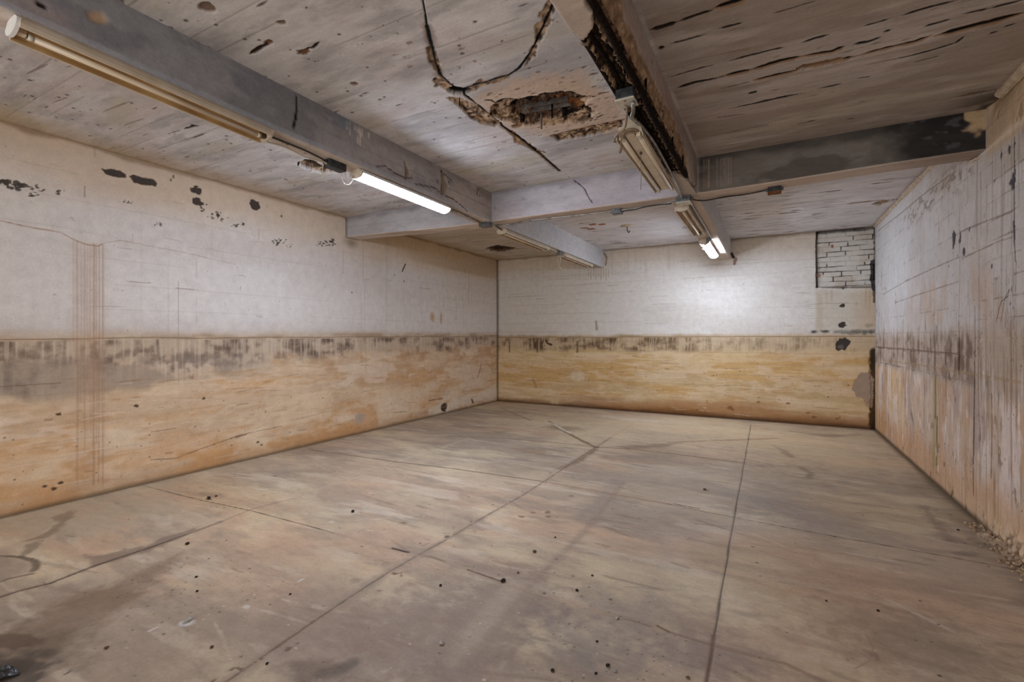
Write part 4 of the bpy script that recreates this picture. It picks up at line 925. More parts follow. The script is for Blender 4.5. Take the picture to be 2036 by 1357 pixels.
def build_beams():
    # --- left long beam, right side seen
    def p1(s):
        beam_base(s, 301)
        on_face(s, 2); X = B1[1]; s.P = lambda p: onx(p, X); L = s.line
        s.mix((146, 148, 154), (1 - ss(1.2, 4.2, s.a)) * .9); s.mix((112, 116, 124), ss(.48, .62, fbm(s.a * 3, s.b * 7, 6, 309)) * .5 * (1 - ss(2.4, 4.2, s.a))); s.mix((176, 160, 158), ss(.5, .64, fbm(s.a * 2, s.b * 4, 5, 311)) * .45 * (1 - ss(2, 3.6, s.a))); s.mix((176, 184, 196), (1 - ss(.035, .05, s.z - ZB + .01 * s.n2)) * .5); s.mix((206, 210, 214), ss(4.7, 4.9, s.a) * .6)  # far stretch lightened to stand in for lamp light falling there
        L([(590, 193), (591, 222), (588, 240), (584, 256)], .008, (46, 36, 30), .02, .9, .3)
        s.poly([(804, 316), (815, 342), (814, 349), (807, 357), (805, 335)], (150, 128, 110), .015, .012, .003, 1, .8); L([(807, 342), (807, 357)], .006, (52, 40, 32), .01)
        s.poly([(877, 340), (886, 344), (884, 354), (891, 368), (886, 388), (879, 386), (880, 362)], (150, 134, 114), .02, .014, .003, 1, 1); L([(878, 339), (880, 360), (878, 380)], .010, (46, 36, 30), .03)
        for P in [[(748, 333), (765, 331), (785, 345), (806, 355), (820, 355)], [(826, 366), (850, 371), (866, 374), (880, 388)], [(886, 390), (900, 395), (912, 404), (925, 415), (930, 421)], [(884, 345), (898, 360)]]: L(P, .005, (78, 70, 68), .006, .7)
        L([(949, 374), (949, 388)], .006, (46, 40, 38), .006); s.blob((82, 26), .02, .014, (40, 34, 32), 0, .4, .2, 1, .006); s.blob((197, 43), .05, .03, (188, 160, 132), .4, .4, .3, .9, .01)
        for k, (px, y0, y1) in enumerate([(690, 238, 262), (696, 240, 270), (706, 248, 262), (712, 250, 285), (716, 252, 290), (719, 254, 276), (733, 262, 275)]): L([(px, y0), (px + .5, (y0 + y1) / 2), (px - .5, y1)], .0075, (222, 214, 206), -.004, .9, .5, .85, 0, True)
        s.blob((685, 246), .08, .05, (112, 126, 140), .3, .5, .6, .6)
        s.mix((196, 158, 124), s.gate * 0)
        s.gate[:] = 1
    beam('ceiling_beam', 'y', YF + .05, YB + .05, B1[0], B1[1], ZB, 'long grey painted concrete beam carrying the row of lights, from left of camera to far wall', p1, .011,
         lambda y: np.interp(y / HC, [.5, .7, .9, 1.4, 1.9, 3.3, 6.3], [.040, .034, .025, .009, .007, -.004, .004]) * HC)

    # --- right long beam with the broken soffit
    def p3(s):
        beam_base(s, 331, .3)
        far = ss(4.7, 4.9, s.a)
        on_face(s, 1); s.P = lambda p: onz(p, ZB); s.mix((184, 172, 162), .5)
        s.gate[:] = 1
        y = s.a; c = s.cross; z = s.z; al = np.arange(y.size)
        on_face(s, 1); s.P = lambda p: onz(p, ZB)[::-1]
        sp = s.polym(s.pts([(1164, -30), (1168, 14), (1178, 28), (1181, 56), (1168, 76), (1158, 84), (1140, 70), (1110, 60), (1180, 300), (1310, 346), (1333, 350), (1350, 349), (1365, 356), (1380, 374), (1440, 380), (1330, 100), (1290, -30)]), al, .012, .004) * (s.face == 1)
        on_face(s, 2); s.P = lambda p: onx(p, B3[1])
        spr = s.polym(s.pts([(1228, -30), (1235, 0), (1243, 40), (1256, 60), (1281, 118), (1315, 190), (1336, 228), (1362, 293), (1370, 340), (1376, 366), (1396, 372), (1380, 420), (1100, 30), (1100, -60)]), al, .02, .004) * (s.face == 2)
        s.gate[:] = 1
        n = fbm(y * 7, (c + z) * 9, 4, 341) - .5
        spl = np.where(s.face == 0, (1 - ss(.05, .09, z - ZB + .05 * n)) * ss(1.98, 2.05, y) * (1 - ss(3.6, 3.7, y)), 0)
        q = np.maximum(np.maximum(sp, spr), spl)
        s.spallcol(al, q)
        nz = fbm(y * 40, (c + z) * 40, 3, 343)
        deep = np.where(s.face == 1, .065, np.where(s.face == 2, .040 * (1 - ss(.0, .16, z - ZB)) + .010, .03))
        s.dep += q * (deep + .045 * (nz - .5)); s.rough = np.maximum(s.rough, q)
        dk = q * (s.face == 1); s.mix((84, 62, 48), dk * .45); s.mix((30, 22, 18), dk * (1 - ss(.40, .52, nz)) * .8)
        s.mix((170, 140, 108), spr * .45)
        
        on_face(s, 2); s.P = lambda p: onx(p, B3[1]); s.mix((200, 198, 196), far * .7)
        for P in [[(1316, 205), (1324, 230), (1322, 250), (1320, 262)], [(1356, 246), (1358, 270), (1360, 285)], [(1352, 310), (1346, 330)]]: s.line(P, .007, (60, 48, 40), .01, .8)
        s.gate[:] = 1
        s.mix((158, 142, 128), (s.face == 2) * (1 - far) * .25)
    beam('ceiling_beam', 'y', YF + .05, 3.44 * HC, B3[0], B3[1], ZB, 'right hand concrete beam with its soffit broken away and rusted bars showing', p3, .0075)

    def p4(s):
        beam_base(s, 345, .3); on_face(s, 2); s.mix((206, 206, 206), .6); on_face(s, 1); s.mix((196, 178, 162), .5); s.gate[:] = 1
    beam('ceiling_beam', 'y', 3.44 * HC, YB + .05, -.625 * HC, B3[1], ZB, 'short pale beam from the cross beam to the far wall, carrying the amber light', p4, .011)

    # --- cross beam
    def p2(s):
        beam_base(s, 361, .6)
        x = s.a
        left = 1 - ss(B1[0] - .03, B1[0], x); right = ss(B3[1], B3[1] + .03, x)
        on_face(s, 0); s.P = lambda p: ony(p, B2[0])
        s.mix((176, 176, 190), (1 - left) * (1 - right) * .55); s.mix((150, 150, 152), left * .6)  # lavender in the middle is the tube's light put into the colour
        s.mix((112, 108, 102), right * .85); s.mix((84, 78, 74), right * ss(.46, .6, fbm(x * 2.2, s.b * 6, 5, 371)) * .7)
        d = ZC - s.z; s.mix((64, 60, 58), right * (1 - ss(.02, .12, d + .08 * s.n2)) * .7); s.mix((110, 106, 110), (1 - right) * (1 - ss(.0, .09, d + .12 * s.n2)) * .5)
        so = ss(.55, 1.0, x + .5 * (fbm(x * 5, s.b * 5, 4, 373) - .5)); s.mix((38, 37, 38), so * .9); s.mix((92, 92, 96), so * ss(.58, .68, fbm(x * 9, s.b * 16, 4, 375)) * .6)
        lt = ss(1.25, 1.28, x + .12 * s.n1 + .08 * (s.z - ZB)); s.mix((206, 178, 142), lt * ss(.36, .52, fbm(x * 8, s.b * 8, 3, 377)) * .8)
        s.line([(1141, 359), (1154, 368), (1163, 377), (1169, 391), (1177, 403)], .006, (70, 64, 70), .006, .6)
        for k, px in enumerate([(1400, .5), (1405, .4), (1409, .9), (1425, .5), (1433, .4), (1439, .6), (1443, .5), (1448, .6), (1453, .4)]): s.line([(px[0], 318 - k * .6), (px[0] + .6, 345), (px[0], 376 - k)], .0045, (186, 160, 134) if k == 2 else (168, 158, 148), 0, .9, .6, px[1])
        
        s.mix((206, 210, 222), (s.face == 0) * 0.0)
        on_face(s, 1); s.P = lambda p: onz(p, ZB); s.mix((200, 184, 170), .6); s.mix((150, 134, 120), ss(.55, .68, fbm(x * 1.4, s.b * 9, 5, 379)) * .5); s.mix((120, 104, 92), right * ss(.6, 1.2, x) * .55)
        s.gate[:] = 1
        s.mix((96, 84, 70), (1 - ss(.0, .07, x - XL + .06 * s.n2)) * .7)
    beam('ceiling_beam', 'x', XL - .02, XR + .02, B2[0], B2[1], ZB, 'concrete beam crossing the room, middle tinted lavender as if tube-lit, sooty at its right end', p2, .010,
         lambda x: .055 * (1 - ss(XL, B1[0], x)) + .035 * ss(B3[1], XR, x) + .003)
# ------------------------------------------------------------------ THINGS
XF1 = -2.092 * HC                            # row of lights under the left beam
XF3 = -.565 * HC                             # row under the right beam


def fixture(y0, y1, xc, label, lit=None, cap='beige', zt=ZB, tube='tube', w=.068, za=None, roll=0, group='fluorescent strip lights under the beams'):
    t = empty('ceiling_light', (xc, (y0 + y1) / 2, zt)); tag(t, label, 'ceiling light', group)
    a, b = y0 - (y0 + y1) / 2, y1 - (y0 + y1) / 2
    if za: t.location.z = sum(za) / 2; t.rotation_euler = (math.atan2(za[1] - za[0], y1 - y0), roll, 0)
    k = w / .068
    P = lambda L: [(x * k, z * .82) for x, z in L]
    if lit:
        outer = [(-.040, 0), (-.058, -.012), (-.066, -.034), (-.066, -.042), (.066, -.042), (.066, -.034), (.058, -.012), (.040, 0)]
        MB().prism(P(outer), a + .014, b - .014).build('housing', 'white', t)
        arc = [(-.060, -.0425)] + [(-.062 * math.cos(math.pi * q / 12), -.046 - .044 * math.sin(math.pi * q / 12)) for q in range(0, 13)] + [(.060, -.0425)]
        MB().prism(P(arc), a + .016, b - .016, smooth=False).build('lamp_lens', lit, t)
    else:
        outer = [(-.036, 0), (-.054, -.012), (-.064, -.034), (-.067, -.060), (-.062, -.082), (-.055, -.082), (-.052, -.055), (-.034, -.030), (.034, -.030), (.052, -.055), (.055, -.078), (.062, -.078), (.067, -.060), (.064, -.034), (.054, -.012), (.036, 0)]
        MB().prism(P(outer), a + .012, b - .012).build('housing', 'beige', t)
        inn = [(-.0545, -.080), (-.0515, -.055), (-.0335, -.0305), (.0335, -.0305), (.0515, -.055), (.0545, -.076), (.052, -.076), (.0495, -.056), (.0325, -.0325), (-.0325, -.0325), (-.0495, -.056), (-.052, -.080)]
        MB().prism(P(inn), a + .013, b - .013).build('reflector', 'amber', t)
        lt = MB().tube([(0, a + .05, -.055), (0, b - .05, -.055)], .0135, 14).build('lamp_tube', tube, t)
        for yy in (a + .06, b - .06): MB().tube([(0, yy - .010, -.055), (0, yy + .010, -.055)], .0142, 14).build('ferrule', 'cover', lt)
        for yy in (a + .032, b - .032):
            MB().box((0, yy, -.043), (.026, .030, .038), .004).build('lamp_holder', 'socket' if yy < 0 else 'dark', t)
    capP = [(-.036, .0)] + [(-.069 * math.cos(math.pi * q / 12), -.034 - .054 * math.sin(math.pi * q / 12)) for q in range(0, 13)] + [(.036, .0)]
    for ya, yb in ((a, a + .014), (b - .014, b)):
        m = MB(); m.prism(P(capP), ya, yb); m.tube([(0, ya - .002 if ya < 0 else yb + .002, -.03), (0, (ya + yb) / 2, -.03)], .004, 8); m.build('end_cap', cap if ya < 0 else 'beige', t)
    return t


def path3(L):
    """list of (pixel, height) measured in the photo -> points in the room"""
    return [(*onz(p, z), z) for p, z in L]


def cable(name, pts, r, mat, label, n=6, cat='cable', res=8):
    o = MB().tube(smooth_path(pts, n), r, res).build(name, mat)
    return tag(o, label, cat)


def jbox(loc, d, mat, label, cover=None, knock=True, name='ceiling_junction_box'):
    t = empty(name, loc); tag(t, label, 'junction box', 'electrical boxes under the beams')
    MB().box((0, 0, -d[2] / 2), d, .006).build('box_body', mat, t)
    if cover:
        cp = MB().box((0, 0, -d[2] - .004), (d[0] * 1.06, d[1] * 1.06, .008), .002).build('cover_plate', cover, t)
        for sy in (-1, 1): MB().tube([(0, sy * d[1] * .36, -d[2] - .006), (0, sy * d[1] * .36, -d[2] - .011)], .006, 8).build('screw', 'steel', cp)
    if knock:
        for sx in (-1, 1): MB().tube([(sx * d[0] * .42, 0, -d[2] * .5), (sx * (d[0] * .5 + .018), 0, -d[2] * .5)], .013, 10).build('connector', 'steel', t)
    return t


def build_things():
    fixture(.545 * HC, 1.395 * HC, -2.066 * HC, 'unlit long beige strip light at the near end of the left beam, white end cap', None, 'white', za=(1.990 * HC, 1.962 * HC), roll=-.16)
    fixture(1.945 * HC, 2.80 * HC, -2.078 * HC, 'lit white strip light under the left beam, bluish glow', 'tubeon', za=(1.956 * HC, 1.950 * HC))
    fixture(3.60 * HC, 4.53 * HC, XF1 + .03, 'unlit strip light just past the cross beam on the left row')
    fixture(4.96 * HC, 5.90 * HC, XF1 + .03, 'unlit strip light at far wall end of the left row')
    fixture(3.56 * HC, 4.53 * HC, XF3 + .005, 'unlit strip light with shiny amber trough below the box with pale cover')
    fixture(4.955 * HC, 5.862 * HC, XF3 - .01, 'lit white strip light near the far wall, wires hanging across it', 'tubeon2')

    # open two-lamp fitting hung under the broken beam
    zE = 1.852 * HC
    nl, nr = onz((1226, 282), zE), onz((1277, 267), zE); fl, fr = onz((1305, 388.5), zE), onz((1343, 378), zE)
    xc = (nl[0] + nr[0] + fl[0] + fr[0]) / 4; y0, y1 = (nl[1] + nr[1]) / 2, (fl[1] + fr[1]) / 2; w = (nr[0] - nl[0] + fr[0] - fl[0]) / 4
    t = empty('ceiling_light', (xc, (y0 + y1) / 2, zE)); t.rotation_euler.z = math.atan2(-(fl[0] + fr[0] - nl[0] - nr[0]) / 2, y1 - y0)
    tag(t, 'open two-tube beige light fitting hung under the broken beam, pull string below', 'ceiling light', 'fluorescent strip lights under the beams')
    a, b = (y0 - y1) / 2, (y1 - y0) / 2
    MB().prism([(-w, .002), (-w + .012, .050), (-.035, .062), (-.035, .105), (.035, .105), (.035, .062), (w - .012, .050), (w, .002), (w - .004, 0), (w - .018, .046), (.034, .056), (.030, .034), (-.030, .034), (-.034, .056), (-w + .018, .046), (-w + .004, 0)], a, b).build('housing', 'beige', t)
    MB().prism([(-.031, .034), (-.026, .022), (.026, .022), (.031, .034), (.029, .0335), (-.029, .0335)], a + .01, b - .01).build('ballast_cover', 'beige', t)
    for sx in (-1, 1):
        lt = MB().tube([(sx * w * .62, a + .03, .016), (sx * w * .62, b - .03, .016)], .0155, 16).build('lamp_tube', 'tube', t)
        for yy in (a + .04, b - .04): MB().tube([(sx * w * .62, yy - .010, .016), (sx * w * .62, yy + .010, .016)], .0162, 16).build('ferrule', 'cover', lt)
        for yy in (a + .018, b - .018): MB().box((sx * w * .62, yy, .026), (.026, .022, .044), .004).build('lamp_holder', 'socket', t)
    MB().box((0, a + .004, .05), (2 * w - .03, .006, .05)).build('end_plate', 'beige', t); MB().box((0, b - .004, .05), (2 * w - .03, .006, .05)).build('end_plate', 'beige', t)
    pk = MB().tube([(.0, a + .30, .024), (.0, a + .30, .008)], [.006, .010], 10).build('pull_knob', 'dark', t)
    m = MB(); m.tube([(0, a + .30, .01), (.002, a + .302, -.10), (0, a + .30, -.22)], .0022, 6); m.build('pull_string', 'cable', pk)
    for yy in (a + .25, b - .12): MB().box((.022, yy, .128), (.018, .004, .046)).build('hanger_strap', 'steel', t)

    # boxes
    q = onz((1246, 200), 1.925 * HC); b6 = (q[0], q[1], 1.925 * HC + .048)
    jbox(b6, (.095, .10, .056), 'boxdark', 'grey box with clear cover hung in the broken beam soffit', 'cover', False)
    q = onz((1360, 398), ZB - .03); b4 = (q[0], q[1], ZB)
    jbox((b4[0], b4[1], ZB + .004), (.12, .11, .06), 'steel', 'steel box with cream cover where the two beams meet', 'cover')
    q = onz((1227, 423), ZB - .03); jbox((q[0], q[1], ZB + .005), (.10, .09, .05), 'steel', 'small grey box midway along the cross beam', None)
    q = onz((1540, 378), ZB - .01); b5 = (q[0], q[1], ZB + .018); jbox(b5, (.10, .09, .05), 'boxdark', 'dark box with rusty underside on the cross beam, right of the lamp row', 'rustlt')
    q = onz((966, 448), ZB - .03); b2 = (q[0], q[1], ZB + .003); jbox(b2, (.13, .10, .055), 'steel', 'grey box where the left beam crosses the cross beam', None)
    q = onz((660, 332), ZB - .02); b1 = (q[0] + .03, q[1], ZB + .010)
    t = jbox(b1, (.075, .16, .055), 'boxdark', 'dark box beside the lit strip light with loops of wire dangling', None, False)
    for L in ([(-.01, -.09, -.04), (-.025, -.09, -.075), (-.035, -.075, -.13), (-.03, -.035, -.16), (-.02, .0, -.14), (-.015, .03, -.12)], [(.0, .08, -.035), (-.01, .07, -.09), (-.005, .10, -.135), (.0, .15, -.115), (.0, .17, -.05)], [(.01, .085, -.04), (.012, .10, -.10), (.02, .13, -.12), (.016, .175, -.055)]):
        MB().tube(smooth_path(L, 6), .0036, 6).build('wire_loop', 'lead', t)
    q = onz((1112, 505), ZB - .04); t = jbox((q[0], q[1], ZB), (.06, .09, .06), 'steel', 'small steel box between the two far lights of the left row', None, False)
    MB().tube(smooth_path([(-.015, .0, -.06), (-.03, .0, -.14), (-.02, .02, -.22), (.0, .06, -.25), (.02, .10, -.29)], 6), .006, 6).build('wire_loop', 'lead', t)
    MB().tube(smooth_path([(.01, .01, -.06), (.01, .015, -.12), (.0, .01, -.19), (-.02, .02, -.23)], 6), .005, 6).build('wire_loop', 'lead', t)

    # conduits and wires
    zc = ZB - .018
    cable('wire', [(XF1 - .01, 1.395 * HC, ZB - .02), (XF1 + .005, 1.42 * HC, zc - .02), (XF1 + .01, 1.5 * HC, zc - .012), (XF1 + .0, 1.62 * HC, zc - .02), (XF1 + .012, 1.74 * HC, zc - .012), (b1[0] - .01, b1[1] - .075, ZB - .025)], .006, 'lead', 'white wire from the near strip light to the dark box', cat='wire')
    cable('electrical_cable', [(XF1 + .03, 1.395 * HC, ZB - .008), (XF1 + .032, 1.6 * HC, ZB - .009), (b1[0] + .015, b1[1] - .07, ZB - .015)], .007, 'black', 'dark cable beside the white wire under the left beam')
    cable('conduit', [(XF1 + .02, 2.80 * HC, ZB - .03), (XF1 + .025, 2.95 * HC, ZB - .014), (b2[0] - .02, b2[1] - .15, ZB - .014), (b2[0] - .02, b2[1] - .04, ZB - .025)], .010, 'conduit', 'steel conduit from the lit left light to the beam crossing', cat='conduit')
    cable('electrical_cable', [(b2[0] + .02, b2[1] + .055, ZB - .03), (b2[0] + .05, b2[1] + .10, ZB - .014), (XF1 + .03, 3.60 * HC, ZB - .02)], .008, 'black', 'short dark lead into the first light past the cross beam')
    cable('conduit', [(b2[0] + .06, b2[1], ZB - .03), *path3([((1010, 447), zc), ((1060, 438), zc), ((1160, 427), zc), ((1260, 415), zc)]), (b4[0] - .06, b4[1], ZB - .032)], .010, 'conduit', 'steel conduit along the underside of the cross beam between two boxes', cat='conduit')
    cable('hanging_cable', path3([((1238, 420), ZB - .028), ((1262, 417), ZB - .035), ((1290, 410), ZB - .034), ((1335, 405), ZB - .042)]), .006, 'black', 'dark cable from the small midway box to the lamp row')
    cable('electrical_cable', [(b4[0] + .06, b4[1], ZB - .032), *path3([((1400, 399), ZB - .03), ((1440, 392), ZB - .008), ((1480, 387), ZB + .004)]), (b5[0] - .05, b5[1], b5[2] - .02)], .007, 'black', 'pair of dark cables running right along the cross beam')
    cable('wire', [(XF1 + .03, 4.53 * HC, ZB - .04), (XF1 + .03, 4.62 * HC, ZB - .012), (XF1 + .03, 4.78 * HC, ZB - .014), (XF1 + .03, 4.96 * HC, ZB - .03)], .009, 'lead', 'white wire linking the two far lights of the left row', cat='wire')
    x3 = XF3 + .095
    cable('conduit', [(b4[0] + .05, b4[1] + .04, ZB - .04), (x3 + .0, 3.62 * HC, ZB - .014), (x3, 3.8 * HC, ZB - .012), (x3, 4.5 * HC, ZB - .012), (x3 - .005, 4.86 * HC, ZB - .012), (XF3 + .07, 4.90 * HC, ZB - .02)], .010, 'conduit', 'steel conduit beside the amber trough light', cat='conduit')
    o = jbox((XF3 + .055, 4.90 * HC, ZB), (.06, .07, .045), 'steel', 'tiny steel box just before the lit far light', None, False)
    for L in ([(-.03, .03, -.045), (-.06, .20, -.10), (-.02, .28, -.125), (.02, .38, -.12), (-.04, .55, -.115), (-.05, .75, -.125), (.0, .9, -.12)], [(.0, .03, -.045), (-.07, .05, -.10), (-.10, .10, -.12), (-.03, .30, -.13), (.03, .24, -.12)]):
        MB().tube(smooth_path(L, 6), .0055, 6).build('wire_loop', 'cable', o)
    # flexible conduit and cable at the hanging fitting
    bz = 1.925 * HC - .014
    P1 = [(b6[0] + .025, b6[1] + .03, bz), *path3([((1259, 205), 1.90 * HC), ((1259, 222), 1.885 * HC), ((1257, 234), 1.88 * HC), ((1274, 250), 1.905 * HC), ((1296, 278), 1.918 * HC), ((1312, 305), 1.922 * HC), ((1334, 345), 1.926 * HC), ((1349, 374), 1.934 * HC)]), (b4[0] - .01, b4[1] - .05, ZB - .03)]
    cable('conduit', P1, .011, 'conduit', 'bent steel conduit from the soffit box along the hanging light', 8, 'conduit')
    P2 = [(b6[0] - .02, b6[1] + .02, bz - .005), *path3([((1246, 215), 1.90 * HC), ((1245, 240), 1.885 * HC), ((1241, 256), 1.875 * HC), ((1228, 266), 1.87 * HC), ((1221, 280), 1.862 * HC), ((1230, 280), 1.862 * HC), ((1242, 262), 1.87 * HC), ((1258, 257), 1.875 * HC), ((1272, 262), 1.875 * HC), ((1279, 268), 1.875 * HC), ((1262, 264), 1.87 * HC), ((1244, 263), 1.87 * HC), ((1236, 275), 1.86 * HC), ((1234, 300), 1.85 * HC), ((1232, 302), 1.85 * HC), ((1237, 280), 1.86 * HC), ((1244, 264), 1.87 * HC), ((1262, 258), 1.875 * HC), ((1280, 268), 1.875 * HC)])]
    cable('coiled_cable', P2, .0072, 'cable', 'tan cable hanging from the soffit box, looped round the near end of fitting', 7)

    # bars laid bare in the broken beam
    z0 = ZB + .030
    for k, (xa, ya, yb, r, lab) in enumerate([(B3[0] + .014, 1.98, 3.85, .013, 'rusted bar along the left edge of the broken soffit'), (B3[0] + .062, 1.80, 3.90, .012, 'rusted bar second from the left in the broken soffit'),
                                              (B3[0] + .105, 1.72, 3.98, .011, 'rusted bar third from the left in the broken soffit'), (B3[1] - .022, 1.10, 4.08, .016, 'thick rusted bar along the right arris of the broken beam')]):
        r_ = np.random.RandomState(k); P = [(xa + r_.normal() * .003, y, z0 + r_.normal() * .003 - (.012 if k == 3 else 0)) for y in np.linspace(ya, yb, 14)]
        o = MB().tube(smooth_path(P, 3), r, 10).build('reinforcing_bar', 'rust'); tag(o, lab, 'steel bar', 'bare bars in the broken beam')
    for k, (yy, lab) in enumerate([(1.55, 'rusted stirrup at the near end of the broken soffit'), (2.62, 'rusted stirrup in the middle of the broken soffit'), (3.42, 'rusted stirrup crossing the far part of the broken soffit'), (3.86, 'last rusted stirrup before the sound end of the soffit')]):
        P = [(B3[0] + .02, yy, z0 + .02), (B3[0] + .03, yy, z0 - .010), (B3[1] - .05, yy + .01, z0 - .016), (B3[1] - .018, yy + .012, z0 + .0), (B3[1] - .016, yy + .015, z0 + .14)]
        if k == 0: P = P[2:]
        o = MB().tube(smooth_path(P, 5), .0065, 8).build('stirrup', 'rust'); tag(o, lab, 'steel bar', 'bare stirrups in the broken beam')

    # bits hanging from the ceiling
    q = onz((1247, 449), ZC); t = empty('ceiling_hook', (q[0], q[1], ZC)); tag(t, 'old hook on a pale round plate, on the ceiling past the cross beam', 'hook')
    m = MB(); m.tube([(0, 0, .01), (0, 0, -.004), (0, 0, -.012)], [.10, .095, .03], 20); m.build('plate', 'tan', t)
    MB().tube(smooth_path([(0, 0, 0), (0, 0, -.05), (.01, .0, -.09), (.03, 0, -.10), (.035, 0, -.075)], 5), .006, 8).build('hook', 'rust', t)
    # broken sleeve and rods in the large ceiling hole
    zz = ZC + .035
    o = MB().prism([(-.060, .012), (-.05, .035), (0, .05), (.045, .036), (.05, .0), (.044, -.002), (0, .04), (-.050, .006)], -.19, .17).build('old_sleeve', 'grey')
    q = onz((1086, 221), ZC); o.location = (q[0], q[1], ZC + .026); o.rotation_euler.z = math.radians(-82); tag(o, 'grey sheet metal sleeve exposed inside the large ceiling hole', 'metal sleeve')
    for (p, ln, r, mat, lab) in [((1038, 239), .07, .022, 'rust', 'black stub at the left rim of the large ceiling hole'), ((1122, 228), .07, .022, 'rust', 'black stub at the right rim of the large ceiling hole'), ((1076, 239), .10, .008, 'grey', 'thin grey peg hanging at the rim of the large ceiling hole'), ((1097, 222), .08, .007, 'rust', 'rusty nail hanging inside the large ceiling hole'), ((913, 194), .09, .004, 'rust', 'thin wire dangling from the dark hole where the cracks meet')]:
        q = onz(p, ZC); o = MB().tube([(0, 0, .05), (.002, .002, .0), (0, .004, -ln)], [r, r, r * .8], 9).build('hanging_stub' if r > .01 else 'hanging_pin', mat); o.location = (q[0], q[1], ZC + (.06 if ln < .085 and r > .01 else .035)); tag(o, lab, 'metal stub')
    # peeled strip at the sooty end of the cross beam
    z1 = ZB + .030; pa, pb = onz((1934, 320), z1), onz((1972, 297), z1)
    d = Vector((pb[0] - pa[0], pb[1] - pa[1], 0)); m = MB(); n = 9
    for k in range(n):
        f = k / (n - 1); c = Vector((pa[0], pa[1], z1 - .010)) + d * f
        wdt = .030 * (.6 + .5 * math.sin(math.pi * f)); m.box((c.x, c.y, c.z + .004 * math.sin(f * 9)), (d.length / n * 1.25, wdt, .014))
    o = m.build('plaster_flake', 'tan'); tag(o, 'tan flake of render peeling at the sooty right end of the cross beam', 'flake')

    # strip along the top of the right wall
    def strip(name, ya, yb, seed, sz, label):
        r = np.random.RandomState(seed); ys = np.linspace(ya, yb, 60); m = MB(); rings = []
        for yv in ys:
            s_ = sz * (1 + .07 * r.normal() + .15 * math.sin(yv * 5)); rings.append([m.bm.verts.new(v) for v in ((XR + .01, yv, ZC + .01), (XR - s_, yv, ZC + .01), (XR - s_ * .8, yv, ZC - s_ * .45), (XR - s_ * .25, yv, ZC - s_ * .9), (XR + .01, yv, ZC - s_))])
        for k in range(len(rings) - 1):
            for q_ in range(5): m.bm.faces.new((rings[k][q_], rings[k][(q_ + 1) % 5], rings[k + 1][(q_ + 1) % 5], rings[k + 1][q_]))
        m.bm.faces.new(rings[0]); m.bm.faces.new(rings[-1][::-1])
        struct(m.build(name, 'tan'), label, 'trim')
    strip('trim_1', B2[1] + .0, YB, 3, .034, 'tan fillet between the ceiling and the right wall, far bay')
    strip('trim_2', 2.0, B2[0] - .25, 4, .032, 'broken tan fillet between the ceiling and the right wall, near bay')

    # stones and crumbs on the slab
    def stone(p, r, mat, label, seed, flat=.7, name='stone', group='crumbs of rubble on the slab'):
        bm = bmesh.new(); bmesh.ops.create_icosphere(bm, subdivisions=2, radius=1)
        rr = np.random.RandomState(seed); ax = rr.normal(size=(7, 3)); ax /= np.linalg.norm(ax, axis=1)[:, None]; of = rr.uniform(.55, .95, 7)
        for v in bm.verts:
            c = np.array(v.co)
            for a_, o_ in zip(ax, of):
                e = c @ a_ - o_
                if e > 0: c = c - a_ * e
            c = c * (1 + .06 * rr.normal()); v.co = (c[0] * r * .85, c[1] * r * .68, c[2] * r * flat * .7)
        zmin = min(v.co.z for v in bm.verts)
        me = bpy.data.meshes.new(name); bm.to_mesh(me); bm.free(); me.materials.append(M[mat])
        o = link(name, me); q = onz(p, 0); o.location = (q[0], q[1], -zmin - .001); o.rotation_euler.z = rr.uniform(0, 6); tag(o, label, 'stone', group)
